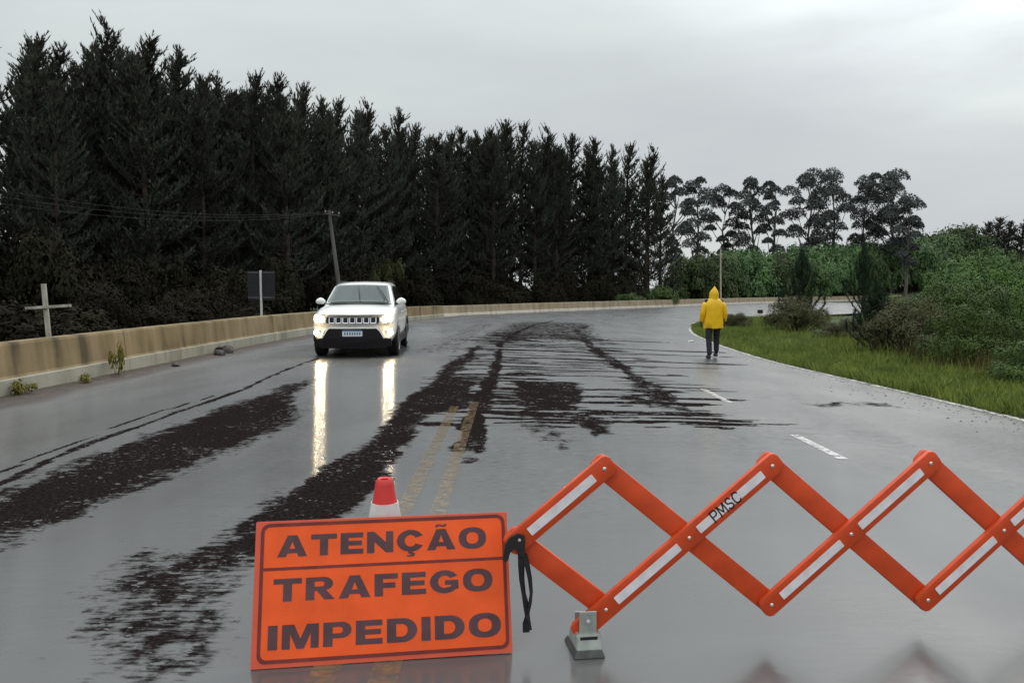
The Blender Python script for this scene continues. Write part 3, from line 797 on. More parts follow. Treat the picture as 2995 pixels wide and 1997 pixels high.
M_fresh = mat("fresh_green_leaves", (.060, .092, .028), rough=.65, spec=.2, var=.35, vscale=1.4)
BL = [make_bush(70 + i, 9000, .035, 12) for i in range(3)]
plant("roadside_shrub", BL[0], 14.36, 75.5, 2.2, 3.3, "bright green shrub over the far barrier left of the person in yellow", "shrub", None, M_fresh)
plant("roadside_shrub", BL[1], 11.2, 72.5, 2.0, 2.1, "low green shrub over the far barrier left of the bright green one", "shrub", None, M_fresh)

# far broadleaf wood on the right
BT = [make_bush(80 + i, 18000, .030, 34) for i in range(4)]
WOOD = [(21.2,90.6,6.0),(20.9,83.7,4.3),(23.2,91.4,6.6),(22.4,84.5,4.8),(25.3,93.5,6.5),(24.7,87.2,5.0),(28.8,97.5,7.0),(26.9,90.2,5.7),(30.2,98.8,7.5),(30.1,93.6,5.7),(33.8,101.6,7.9),(32.1,94.7,5.8),(37.0,105.5,7.5),(35.4,99.7,5.8),(40.0,106.2,8.3),(38.6,101.6,6.5),(42.4,109.2,8.4),(41.3,103.5,6.1),(45.6,112.7,8.7),(44.4,105.7,6.6),(48.1,113.5,8.7),(47.2,108.2,7.0),(52.4,116.7,9.3),(51.3,111.1,6.8),(55.4,118.9,9.9),(53.1,112.7,7.7),(59.9,123.6,9.3),(56.7,115.1,6.9),(64.3,126.0,10.3),(60.6,118.2,7.7),(68.0,128.9,10.9),(66.6,124.6,8.4),(72.6,134.3,12.0),(70.1,128.4,9.3),(77.6,137.0,12.9),(75.5,132.1,9.1),(81.9,140.8,12.1),(79.2,134.6,9.2),(88.5,147.0,11.7),(85.8,140.2,9.6),(93.7,151.3,11.4),(88.8,142.3,9.0),(97.4,152.8,10.4),(97.1,149.1,7.8),(104.2,158.8,10.6),(99.3,150.1,8.6),(107.6,157.6,10.6),(104.0,151.9,8.5)]
for i, (x, y, zt) in enumerate(WOOD):
    if road_near([x], [y])[0][0] < 3.2: continue
    z = ground_z(x, y)
    plant("broadleaf_tree", BT[i % 4], x, y, (zt - z) * random.uniform(.46, .62), (zt - z) * random.uniform(.92, 1.06), "rounded green tree in the dense wood beyond the far barrier", "tree", "broadleaf trees of the far wood", M_broad, part=("trunk", "crown"))
plant("domed_tree", make_bush(91, 18000, .026, 60, flat=.7), 79.0, 138, 7.0, 13.4, "large smooth domed dark tree standing above the far wood on the right", "tree", None, mat("dome_leaves", (.050, .075, .028), rough=.65, spec=.2, var=.3, vscale=1.0), part=("trunk", "crown"))

# eucalyptus group
def make_euc(seed, h, n_cl, w):
    r = np.random.default_rng(seed); bm = bmesh.new(); Ps, Ns = [], []
    zs = np.linspace(0, h * .72, 6); wob = np.cumsum(r.normal(0, .18, (6, 2)), 0)
    tr = [Vector((wob[i, 0], wob[i, 1], zs[i])) for i in range(6)]
    add_tube(bm, tr, [.30 - .04 * i for i in range(6)], 6)
    for i in range(n_cl):
        f = (i + .5) / n_cl; z = h * (.30 + .66 * f ** .8); rr = w * (.25 + .75 * r.random() ** .6) * math.sin(math.pi * min(1, .25 + .75 * (1 - f))) ** .7
        if i >= n_cl - 2: rr *= .4
        a = r.random() * 6.283 if i % 2 else a + 3.14 if i else 0
        c = Vector((rr * math.cos(a), rr * math.sin(a), z)); j = min(5, max(1, int((z / h - .22) / .72 * 6)))
        st = tr[j] if z > tr[j].z else tr[max(1, j - 1)]
        mid = st.lerp(c, .55) + Vector((0, 0, -.3))
        add_tube(bm, [st, mid, c], [.10, .07, .03], 4, cap=False)
        rad = (1.0 + .85 * r.random()) * w / 3.4; m = 500
        d = unit(r.normal(0, 1, (m, 3))); d[:, 2] = np.where(d[:, 2] < -.15, -d[:, 2] * .9, d[:, 2])
        q = rad * (.55 + .5 * r.random((m, 1)) ** .6)
        P = np.array(c) + d * q * np.array([1.0, 1.0, .62]) + np.array([0, 0, -.2 * rad]); P[:, 2] -= .35 * rad * (np.hypot(P[:, 0] - c.x, P[:, 1] - c.y) / rad) ** 2
        Ps.append(P); Ns.append(unit(d + r.normal(0, .7, (m, 3))))
    P, Nn = np.concatenate(Ps), np.concatenate(Ns)
    return bm_mesh("euc_trunk", bm), arr_mesh("euc_crown", *leaf_quads(P, Nn, .18, r, .42))
EU = [((23.0,110,17.8), 10, 3.0, "small eucalyptus half hidden behind the right end of the pine row"),
 ((28.1,118,19.0), 11, 3.0, "slender eucalyptus standing alone left in the far group"),
 ((33.6,122,18.2), 10, 3.0, "shorter eucalyptus on the left of the second far clump"),
 ((36.9,120,19.1), 11, 3.1, "eucalyptus with a rounded top in the middle of the second far clump"),
 ((39.0,116,18.1), 9, 2.4, "narrow eucalyptus on the right of the second far clump"),
 ((45.0,118,19.9), 14, 3.6, "left one of the two broad eucalyptus in the third far clump"),
 ((50.0,122,20.5), 14, 3.6, "right one of the two broad eucalyptus in the third far clump"),
 ((55.0,120,19.8), 14, 3.4, "eucalyptus with a narrow left crown in the rightmost far clump"),
 ((57.4,118,19.8), 16, 4.4, "widest eucalyptus, umbrella topped at the right end of the far group"),
 ((58.2,114,15.4), 9, 2.6, "low eucalyptus under the umbrella topped one at the right")]
for i, ((x, y, zt), n, w, lab) in enumerate(EU):
    z = ground_z(x, y) - .1; a, b = make_euc(100 + i, zt - z, int(n * 1.4), w)
    root = empty("eucalyptus_tree", (x, y, z)); tag(root, lab, "tree", "far eucalyptus trees on the skyline")
    link("trunk", a, M_eucbark, root); link("crown", b, M_euc, root)
for i, (x, y, zt, v) in enumerate([(93.5,152,14.8,1),(95.3,152,15.6,0),(97.6,152,14.8,3),(100.8,153,14.9,4)]):
    place_pine(x, y, zt, v, ["leftmost pine of the small far group at the right edge", "highest pine of the small far group at the right edge", "third pine of the small far group at the right edge", "pine cut by the right edge in the small far group"][i], "small far pines at the right edge", sxy=2.0)

# ------------------------------------------------------------------ verge bushes and saplings
BU = [make_bush(120 + i, 30000, .015, 34) for i in range(4)]
VB = [(11.3,30.5,1.5,1.75,"dull olive bush on the verge behind the person in yellow",1,0), (9.9,34.5,1.0,.95,"low bush at the tip of the verge by the far road",1,1),
 (11.6,26.5,1.2,.85,"low grey green bush between the two young pines",1,2), (15.2,29.5,1.0,1.2,"small bush behind the gap between the two young pines",0,1), (16.6,33.5,1.6,1.55,"green bush at the far side of the verge, right of the dark marker",0,2), (13.4,27.5,1.3,1.0,"green bush right behind the larger young pine",0,3),
 (10.2,19.4,1.35,1.75,"olive bush right of the larger young pine",1,0), (12.6,21.5,1.7,2.35,"dense green bush in the middle of the right thicket",0,1),
 (9.9,16.4,1.25,1.7,"rounded green bush nearest the verge in the right thicket",0,2), (12.2,17.2,1.3,2.5,"dark bush in the hollow of the right thicket",0,3),
 (15.2,24.5,2.2,3.1,"tall bright green bush at the back of the right thicket",0,0), (14.2,18.6,1.9,3.0,"tall green bush at the right edge of the picture",0,1),
 (9.0,12.9,1.0,1.0,"low green bush at the right edge close to the road",0,2), (10.6,14.0,1.3,1.75,"shaded bush at the right edge above the low one",0,3),
 (17.5,29,2.4,3.2,"leafy bush behind the right thicket toward the wood",0,2), (23.0,36,2.8,3.4,"wide bush between the thicket and the far road",0,3)]
for x, y, w, h, lab, dry, v in VB:
    plant("verge_bush", BU[v], x, y, w, h, lab, "bush", "bushes of the right roadside thicket", M_bushdry if dry else M_bush)
def make_sapling(seed):
    r = np.random.default_rng(seed); bm = bmesh.new(); S, D, Ls = [], [], []
    add_tube(bm, [(0, 0, 0), (.02, 0, .5), (.03, 0, 1.0)], [.022, .016, .008], 6)
    for i in range(34):
        f = i / 34; z = .06 + .86 * f; a = i * 2.4; el = math.radians(30 + 45 * f); L_ = (.42 * (1 - f) + .10)
        p = Vector((0.02, 0, z)); o = Vector((math.cos(a), math.sin(a), 0))
        for k in range(4):
            e = el + .35 * k / 4; d = o * math.cos(e) + Vector((0, 0, math.sin(e))); S.append(tuple(p)); D.append(tuple(d)); Ls.append(L_ / 3.2)
            q = p + d * (L_ / 4); add_tube(bm, [p, q], .006, 3, cap=False); p = q
        S.append(tuple(p)); D.append((0, 0, 1)); Ls.append(.10)
    S += [(.03, 0, .8), (.03, 0, .92)]; D += [(0, 0, 1)] * 2; Ls += [.2, .16]
    V, F = needles(np.array(S), unit(np.array(D)), np.array(Ls), 46, .075, .010, r, .8, .3)
    return bm_mesh("sapling_trunk", bm), arr_mesh("sapling_crown", V, F)
SA = [make_sapling(7), make_sapling(8)]
for a, b in SA: a.materials.append(M_bark); b.materials.append(M_sapl)
for i, (x, y, w, h, lab) in enumerate([(9.45,20.0,1.9,1.8,"larger dark young pine at the front of the verge bushes"), (11.6,31,2.3,3.05,"slim dark young pine behind the person, left of the larger one"), (18.2,40,2.2,3.7,"thin young pine behind the larger one across the far road"), (9.9,21.2,1.2,1.55,"small young pine leaning on the larger dark one")]):
    root = empty("young_pine", (x, y, ground_z(x, y) - .03)); root.scale = (w, w, h); tag(root, lab, "tree", "young pines on the verge")
    link("trunk", SA[i % 2][0], None, root); link("crown", SA[i % 2][1], None, root)

# grass: nobody could count the blades
def grass(name, pts, h0, w0, m, label, r, tilt=.35):
    n = len(pts); z = np.array([0.0]); _, zz = road_near(pts[:, 0], pts[:, 1])
    d, _z = road_near(pts[:, 0], pts[:, 1])
    base = np.stack([pts[:, 0], pts[:, 1], zz + .0], 1)
    a = r.random(n) * 6.28; h = h0 * (.45 + 1.0 * r.random(n)) * (.7 + .9 * (VN.fbm(pts[:, 0] * .9, pts[:, 1] * .9) + .5))
    side = np.stack([np.cos(a), np.sin(a), np.zeros(n)], 1) * (w0 * (.6 + .8 * r.random(n)))[:, None]
    tip = base + np.stack([r.normal(0, tilt, n) * h, r.normal(0, tilt, n) * h, h], 1)
    mid = base + (tip - base) * .55 + np.stack([np.zeros(n), np.zeros(n), h * .12], 1)
    V = np.stack([base - side, base + side, mid + side * .6, tip, mid - side * .6], 1).reshape(-1, 3)
    F = np.arange(n * 5).reshape(-1, 5)
    o = link(name, arr_mesh(name, V, F), m); tag(o, label, None, None, "stuff"); return o
def verge_points(n, dmin, dmax, r, t0=1.6, t1=6.0, power=1.0):
    t = t0 + (t1 - t0) * r.random(n) ** 1.25; E = cr(Rp, t); Cc = cr(Cp, t); o = E[:, :2] - Cc[:, :2]; o /= np.linalg.norm(o, axis=1)[:, None]
    d = dmin + (dmax - dmin) * r.random(n) ** power
    d = d + .12 * VN3.fbm(E[:, 0] * 3 + t * 9, E[:, 1] * 3)
    return E[:, :2] + o * d[:, None]
r_ = np.random.default_rng(5)
grass("grass", verge_points(130000, -.02, 4.6, r_, power=1.4), .14, .006, M_grass, "bright green grass growing on the verge", r_)
grass("tall_grass", verge_points(7000, 1.8, 6, r_), .30, .006, M_grass, "taller grass in front of the bushes", r_, .22)
grass("dry_grass", np.stack([r_.normal(9.8, .6, 2200), r_.normal(14.4, 2.2, 2200)], 1), .40, .005, M_drygrass, "dry reddish grass stalks at the foot of the thicket", r_, .2)
# weeds at the barrier foot
M_weed = mat("yellow_weed_leaves", (.15, .13, .03), rough=.7, spec=.2, var=.35, vscale=6)
WE = make_bush(140, 420, .10, 6, hollow=.2)
for i, (x, y, w, h, lab) in enumerate([(-6.72,13.0,.16,.62,"tall yellow green weed growing at the foot of the near barrier"), (-6.66,11.9,.14,.20,"small weed left of the tall yellow green weed at the barrier foot"), (-6.78,10.6,.2,.26,"weed tuft at the left end of the barrier foot"), (-6.60,17.2,.16,.22,"dark weed clump at the barrier foot toward the car")]):
    plant("weed", WE, x, y, w, h, lab, "weed", "weeds at the barrier foot", M_weed if i < 3 else M_under, z=road_z(x, y) + .02)

# ------------------------------------------------------------------ poles, wires, cross, back of a sign
M_polew = mat("weathered_pole", (.105, .098, .088), rough=.85, spec=.2, var=.3, vscale=4, vstretch=(1, 1, .2))
M_wire = mat("wire", (.03, .03, .03), rough=.6)
M_ceram = mat("insulator", (.25, .2, .16), rough=.3)
pb, pt = Vector((-9.2, 42, -.45)), Vector((-9.92, 42, 5.66))
up_ = empty("utility_pole", pb); tag(up_, "leaning grey utility pole rising behind the white car", "pole")
bm = bmesh.new(); add_tube(bm, [Vector((0, 0, -.3)), (pt - pb) * .5, pt - pb], [.125, .11, .085], 12)
smooth(link("shaft", bm_mesh("shaft", bm), M_polew, up_), angle=40)
bm = bmesh.new(); add_box(bm, -.22, .62, -.03, .03, -.025, .025, Matrix.Translation(pt - pb - Vector((0, .13, .22))) @ Matrix.Rotation(math.radians(7), 4, 'Y'))
link("crossarm", bm_mesh("crossarm", bm), M_polew, up_)
for dx in (-.16, .22, .56):
    bm = bmesh.new(); add_lathe(bm, [(.02, 0), (.045, .03), (.03, .06), (.045, .09), (.015, .13)], 10, Matrix.Translation(pt - pb + Vector((dx, -.13, -.16 - .12 * dx))))
    link("insulator", bm_mesh("insulator", bm), M_ceram, up_)
p2 = Vector((-23.9, 25.0, -.4))
u2 = empty("utility_pole", p2); tag(u2, "upright grey utility pole beyond the left edge carrying the other end of the wires", "pole")
bm = bmesh.new(); add_tube(bm, [(0, 0, -.3), (0, 0, 7.1)], [.13, .09], 12); smooth(link("shaft", bm_mesh("shaft", bm), M_polew, u2), angle=40)
dirw = Vector((-23.9 + 9.92, 25 - 42, 0)).normalized()
for k, (za, drop, lab) in enumerate(((5.56, 0, "upper thin wire crossing in front of the dark pines to the leaning pole"), (5.53, .05, "middle thin wire crossing in front of the dark pines to the leaning pole"), (5.50, .13, "lowest thin wire crossing in front of the dark pines to the leaning pole"))):
    cu = bpy.data.meshes.new("w"); bm = bmesh.new(); pts = []
    for i in range(25):
        u = 22 * i / 24; off = Vector((.25 * (k - 1) * (1 - i / 24), -.13, 0))
        pts.append(Vector((-9.92, 42, 0)) + dirw * u + off + Vector((0, 0, za - (.145 + .012 * k) * u + .00809 * u * u - drop * math.sin(math.pi * i / 24) * .5 - drop * (i / 24) * .6)))
    add_tube(bm, pts, .007, 5)
    tag(link("overhead_wire", bm_mesh("overhead_wire", bm), M_wire), lab, "wire", "wires of the leaning pole")
x, y = 22.95, 84.5; zp = road_z(x, y) - .1
tp = empty("thin_pole", (x, y, zp)); tag(tp, "thin pale upright pole behind the far barrier, right of the person", "pole")
bm = bmesh.new(); add_tube(bm, [(0, 0, 0), (-.08, 0, 3.2), (-.14, 0, 6.25)], [.10, .085, .07], 8); smooth(link("shaft", bm_mesh("shaft", bm), mat("pale_pole", (.42, .38, .30), rough=.8, var=.2), tp), angle=40)
bm = bmesh.new(); add_lathe(bm, [(.085, 0), (.09, .06), (.05, .10)], 8, Matrix.Translation((-.14, 0, 6.22))); link("cap", bm_mesh("cap", bm), M_polew, tp)

M_wwood = mat("weathered_white_wood", (.47, .45, .39), rough=.85, spec=.2, col2=(.22, .20, .16), vscale=9, vstretch=(1, 1, .3), bump=.4, bscale=30)
cx = empty("wooden_cross", (-7.50, 12.5, -.3)); tag(cx, "weathered white wooden cross leaning behind the near barrier", "cross")
Mx = Matrix.Rotation(math.radians(-3.2), 4, 'Y')
bm = bmesh.new(); add_box(bm, -.036, .036, -.02, .02, 0, 1.86, Mx, .004); link("post", bm_mesh("post", bm), M_wwood, cx)
bm = bmesh.new(); add_box(bm, -.37, .37, -.018, .018, -.022, .022, Matrix.Translation((-.02, -.040, 1.485)) @ Matrix.Rotation(math.radians(-3.5), 4, 'Y'), .004); link("crossbeam", bm_mesh("crossbeam", bm), M_wwood, cx)
bm = bmesh.new()
for dx, dz in ((-.015, .012), (.015, -.012)): add_lathe(bm, [(.006, 0), (.006, .006), (.002, .008)], 8, Matrix.Translation((-.02 + dx, -.058, 1.485 + dz)) @ Matrix.Rotation(math.radians(90), 4, 'X'))
o = link("nail", bm_mesh("nail", bm), M_polew, cx); o["kind"] = "stuff"

M_signback = mat("dark_sign_back", (.018, .018, .022), rough=.6, spec=.25, var=.2)
M_galv = mat("galvanised_steel", (.42, .44, .43), rough=.42, metal=.55, var=.15, vscale=14)
sb = empty("road_sign", (-8.48, 26, -.4)); tag(sb, "back of a dark square road sign on a pale post behind the barrier", "sign")
bm = bmesh.new(); add_box(bm, -.03, .03, -.03, .03, 0, 2.47, None, .006); link("post", bm_mesh("post", bm), mat("pale_post", (.50, .51, .50), rough=.6, var=.15), sb)
bm = bmesh.new(); add_prism(bm, rrect(-.46, .46, 1.47, 2.46, .06), .035, .047); link("panel", bm_mesh("panel", bm), M_signback, sb)
for z in (2.40, 1.56):
    bm = bmesh.new(); add_box(bm, -.45, .45, .031, .0345, z - .015, z + .02); link("rail", bm_mesh("rail", bm), M_polew, sb)
mk = empty("edge_marker", (17.0, 52.5, road_z(17.0, 52.5))); tag(mk, "small black marker with a white foot beside the far road, left of the bushes", "marker")
bm = bmesh.new(); add_prism(bm, rrect(-.20, .12, .10, .36, .05), -.10, .10, None, .02); link("block", bm_mesh("block", bm), M_signback, mk)
bm = bmesh.new(); add_box(bm, -.35, 1.1, -.14, .14, -.02, .10, None, .02); link("foot", bm_mesh("foot", bm), M_plw, mk)
bm = bmesh.new(); zst = road_z(6.0, 25.6)
add_prism(bm, [(-.10, 0), (.10, 0), (.07, .045), (-.07, .045)], -.06, .06, Matrix.Translation((5.98, 25.6, zst)), .008)
tag(link("road_stud", bm_mesh("road_stud", bm), mat("stud_white", (.7, .7, .68), rough=.35)), "small white raised stud on the road edge near the person", "road stud")
M_stone = mat("dark_stone", (.05, .042, .038), rough=.6, spec=.4, var=.4)
for i, (x, y, s, lab) in enumerate([(-6.58,17.6,.15,"larger dark stone at the barrier foot left of the car"), (-6.50,17.0,.11,"smaller dark stone at the barrier foot left of the car"), (-6.42,14.6,.07,"dark stone on the dirt strip right of the yellow weed")]):
    bm = bmesh.new(); bmesh.ops.create_icosphere(bm, subdivisions=2, radius=s)
    for v in bm.verts: v.co = Vector((v.co.x * 1.2, v.co.y, v.co.z * .8)) * random.uniform(.85, 1.12)
    tag(link("stone", bm_mesh("stone", bm), M_stone, None, (x, y, road_z(x, y) + s * .45)), lab, "stone")
# loose grit along the white edge line
r_ = np.random.default_rng(9); nst = 900
gt = 1.75 + 1.5 * r_.random(nst) ** 1.4; gu = 1 - np.abs(r_.normal(0, .045, nst)) - .14 * (r_.random(nst) ** 3) * (gt < 2.2)
gp = road_pt(gt, gu); gs = .009 + .020 * r_.random(nst) ** 3
tet = np.array([(1.2, 0, -.3), (-.6, .9, -.3), (-.6, -.9, -.3), (.2, .1, .55)])
GVt = (gp[:, None] + tet[None] * gs[:, None, None] * (.7 + .6 * r_.random((nst, 4, 1)))).reshape(-1, 3)
GFt = (np.arange(nst)[:, None, None] * 4 + np.array([(0, 1, 3), (1, 2, 3), (2, 0, 3)])[None]).reshape(-1, 3)
tag(link("gravel", arr_mesh("gravel", GVt, GFt), M_stone), "loose dark grit lying along the white edge line", None, None, "stuff")

# ------------------------------------------------------------------ block lettering of the sign, drawn as outlines (capital height 1)
VS_, HS_ = .34, .235
def arc(cx, cz, rx, rz, a0, a1, n=14):
    return [(cx + rx * math.cos(math.radians(a0 + (a1 - a0) * k / n)), cz + rz * math.sin(math.radians(a0 + (a1 - a0) * k / n))) for k in range(n + 1)]
def sup(cx, cz, rx, rz, n=40, e=2.35):
    o = []
    for k in range(n):
        c, s_ = math.cos(2 * math.pi * k / n), math.sin(2 * math.pi * k / n)
        o.append((cx + rx * math.copysign(abs(c) ** (2 / e), c), cz + rz * math.copysign(abs(s_) ** (2 / e), s_)))
    return o
def glyph(ch):
    V_, H_ = VS_, HS_
    if ch == 'I': return V_, [[(0,0),(V_,0),(V_,1),(0,1)]]
    if ch == 'T': return 1.10, [[(.55-V_/2,0),(.55+V_/2,0),(.55+V_/2,1-H_),(1.10,1-H_),(1.10,1),(0,1),(0,1-H_),(.55-V_/2,1-H_)]]
    if ch == 'E': return .98, [[(0,0),(.98,0),(.98,H_),(V_,H_),(V_,.5-H_*.43),(.92,.5-H_*.43),(.92,.5+H_*.5),(V_,.5+H_*.5),(V_,1-H_),(.97,1-H_),(.97,1),(0,1)]]
    if ch == 'F': return .94, [[(0,0),(V_,0),(V_,.36),(.84,.36),(.84,.36+H_),(V_,.36+H_),(V_,1-H_),(.94,1-H_),(.94,1),(0,1)]]
    if ch == 'N': return 1.14, [[(0,0),(V_*.93,0),(V_*.93,.52),(1.14-V_*.93,0),(1.14,0),(1.14,1),(1.14-V_*.93,1),(1.14-V_*.93,.48),(V_*.93,1),(0,1)]]
    if ch == 'M': return 1.32, [[(0,0),(.29,0),(.29,.62),(.53,0),(.79,0),(1.03,.62),(1.03,0),(1.32,0),(1.32,1),(.89,1),(.66,.40),(.43,1),(0,1)]]
    if ch == 'A': return 1.26, [[(0,0),(.36,0),(.43,.17),(.83,.17),(.90,0),(1.26,0),(.83,1),(.43,1)], [(.51,.37),(.63,.72),(.75,.37)]]
    if ch == 'P': return 1.02, [[(0,0),(V_,0),(V_,.33)] + arc(.66,.665,.36,.335,-90,90) + [(0,1)], [(V_,.53)] + arc(.60,.665,.11,.135,-90,90) + [(V_,.80)]]
    if ch == 'R': return 1.14, [[(0,0),(V_,0),(V_,.39),(.44,.39),(.74,0),(1.14,0),(.80,.42)] + arc(.70,.70,.37,.30,-50,90) + [(0,1)], [(V_,.58)] + arc(.62,.695,.11,.115,-90,90) + [(V_,.81)]]
    if ch == 'D': return 1.12, [[(0,0)] + arc(.58,.5,.54,.5,-90,90,20) + [(0,1)], [(V_,H_)] + arc(.54,.5,.23,.5-H_,-90,90,16) + [(V_,1-H_)]]
    if ch == 'O': return 1.22, [sup(.61,.5,.61,.52), sup(.61,.5,.27,.28)]
    if ch == 'C': return 1.16, [arc(.60,.5,.60,.52,28,332,34)[:-1] + [(1.13,.26),(.80,.36)] + arc(.60,.5,.26,.28,318,42,24) + [(.80,.63),(1.12,.76)]]
    if ch == 'G': return 1.20, [arc(.60,.5,.60,.52,30,282,30) + arc(.60,.5,.60,.52,292,316,4) + [(1.17,.18),(1.17,.56),(.62,.56),(.62,.36),(.86,.36),(.86,.27)] + arc(.60,.5,.27,.28,298,42,24) + [(.82,.66),(1.12,.77)]]
def sign_text(name, body, w, h, parent, M, m, depth=.0007):
    cu = bpy.data.curves.new("t", 'CURVE'); cu.dimensions = '2D'; cu.fill_mode = 'BOTH'; cu.extrude = .5
    x = 0; loops = []
    for ch in body:
        extra = []
        if ch == 'Ã': base = 'A'; 
        elif ch == 'Ç': base = 'C'
        else: base = ch
        wd, ls = glyph(base)
        if ch == 'Ã': extra = [[(.38,1.09),(.38,1.15),(.46,1.235),(.56,1.225),(.72,1.175),(.79,1.235),(.88,1.235),(.87,1.17),(.80,1.10),(.70,1.095),(.54,1.15),(.47,1.09)]]
        if ch == 'Ç': extra = [[(.56,-.01),(.70,-.01),(.68,-.06),(.78,-.10),(.80,-.18),(.70,-.25),(.52,-.25),(.42,-.23),(.44,-.175),(.58,-.185),(.63,-.16),(.60,-.125),(.50,-.11)]]
        loops += [[(px + x, pz) for px, pz in l] for l in ls + extra]
        x += wd + .16
    tot = x - .16
    for l in loops:
        sp = cu.splines.new('POLY'); sp.points.add(len(l) - 1); sp.use_cyclic_u = True
        for p, (a, b) in zip(sp.points, l): p.co = (a, b, 0, 1)
    o = bpy.data.objects.new("t", cu); COL.objects.link(o); bpy.context.view_layer.update()
    me = bpy.data.meshes.new_from_object(o.evaluated_get(bpy.context.evaluated_depsgraph_get()))
    bpy.data.objects.remove(o); bpy.data.curves.remove(cu)
    for v in me.vertices:
        v.co = M @ Vector((v.co.x / tot * w, -.0002 - (depth if v.co.z > 0 else 0), v.co.y * h))
    me.name = name
    return link(name, me, m, parent)

# ------------------------------------------------------------------ the orange warning sign
M_sgn = mat("orange_sheeting", (.80, .098, .017), rough=.45, spec=.25, var=.10, vscale=7, bump=.12, bscale=170)
M_sgnrim = mat("red_orange_rim", (.62, .085, .038), rough=.45, spec=.4, var=.06)
M_ink = mat("faded_brown_ink", (.090, .043, .050), rough=.5, spec=.3, var=.2, vscale=10)
M_inkline = mat("brown_red_line", (.165, .026, .020), rough=.5, spec=.3, var=.25, vscale=8)
BLc = Vector((-1.027, 2.916, 0.004)); rx = Vector((.990, .139, 0)).normalized(); W, Hs = 1.04, .566
upv = Vector((-.0257, .184, .532)).normalized(); nb = upv.cross(rx).normalized()
if nb.y < 0: nb = -nb
SM = Matrix(((rx.x, nb.x, upv.x, BLc.x), (rx.y, nb.y, upv.y, BLc.y), (rx.z, nb.z, upv.z, BLc.z), (0, 0, 0, 1)))
sg = bpy.data.objects.new("warning_sign", None); COL.objects.link(sg); sg.matrix_world = SM; sg.empty_display_size = .2
tag(sg, "orange sign reading ATENÇÃO TRAFEGO IMPEDIDO leaning on the traffic cone", "sign")
bm = bmesh.new(); add_prism(bm, rrect(0, W, 0, Hs, .006, 2), 0, .012, None, .0015); link("panel", bm_mesh("panel", bm), M_sgnrim, sg)
bm = bmesh.new(); add_prism(bm, rrect(.032, W - .022, .022, Hs - .016, .03), -.0012, .0); link("face", bm_mesh("face", bm), M_sgn, sg)
def frame(x0, x1, z0, z1, r, t, d):
    o = rrect(x0, x1, z0, z1, r); i = rrect(x0 + t, x1 - t, z0 + t, z1 - t, max(.004, r - t * .6)); bm = bmesh.new()
    A = [bm.verts.new((x, d, z)) for x, z in o]; B = [bm.verts.new((x, d, z)) for x, z in i]
    A2 = [bm.verts.new((x, d + .0008, z)) for x, z in o]; B2 = [bm.verts.new((x, d + .0008, z)) for x, z in i]; n = len(o)
    for k in range(n):
        j = (k + 1) % n
        bm.faces.new((A[k], A[j], B[j], B[k])); bm.faces.new((A[k], A2[k], A2[j], A[j])); bm.faces.new((B[k], B[j], B2[j], B2[k]))
    return bm_mesh("border", bm)
link("border", frame(.022, W - .012, .018, Hs - .010, .032, .0135, -.0021), M_inkline, sg)
bm = bmesh.new(); add_box(bm, .0360, W - .0260, -.0020, -.0013, Hs * (1 - .347), Hs * (1 - .326)); link("divider", bm_mesh("divider", bm), M_inkline, sg)
for body, u0, u1, v0, v1 in (("ATENÇÃO", .085, .910, .105, .255), ("TRAFEGO", .075, .930, .405, .560), ("IMPEDIDO", .060, .957, .718, .880)):
    sign_text("lettering", body, (u1 - u0) * W, (v1 - v0) * Hs, sg, Matrix.Translation((u0 * W, -.0014, (1 - v1) * Hs)), M_ink)

# ------------------------------------------------------------------ traffic cone
M_cred = mat("red_cone_plastic", (.60, .035, .030), rough=.4, spec=.45, var=.12, vscale=10)
M_cwhite = mat("white_cone_sleeve", (.72, .69, .69), rough=.42, spec=.4, col2=(.50, .47, .47), vscale=14)
cn = empty("traffic_cone", (-.55, 3.262, 0.0), (0, 0, .14)); tag(cn, "red and white traffic cone standing behind the orange sign", "traffic cone")
bm = bmesh.new(); add_prism(bm, rrect(-.19, .19, -.19, .19, .05), 0, .035, Matrix.Rotation(math.radians(90), 4, 'X') @ Matrix.Scale(-1, 4, (0, 1, 0)), .006); link("base", bm_mesh("base", bm), M_cred, cn)
bm = bmesh.new(); add_lathe(bm, [(.150, .035), (.145, .05), (.112, .20), (.066, .48), (.040, .655), (.036, .672), (.030, .680), (.018, .676), (.016, .60)], 40); smooth(link("cone_body", bm_mesh("cone_body", bm), M_cred, cn), angle=35)
bm = bmesh.new(); add_lathe(bm, [(.0835, .40), (.0865, .402), (.073, .475), (.064, .545), (.0585, .578), (.0545, .578)], 40, None, False); smooth(link("reflective_sleeve", bm_mesh("reflective_sleeve", bm), M_cwhite, cn), angle=35)
bm = bmesh.new(); add_lathe(bm, [(.124, .17), (.128, .172), (.105, .272), (.100, .272)], 40, None, False); smooth(link("reflective_sleeve", bm_mesh("reflective_sleeve", bm), M_cwhite, cn), angle=35)

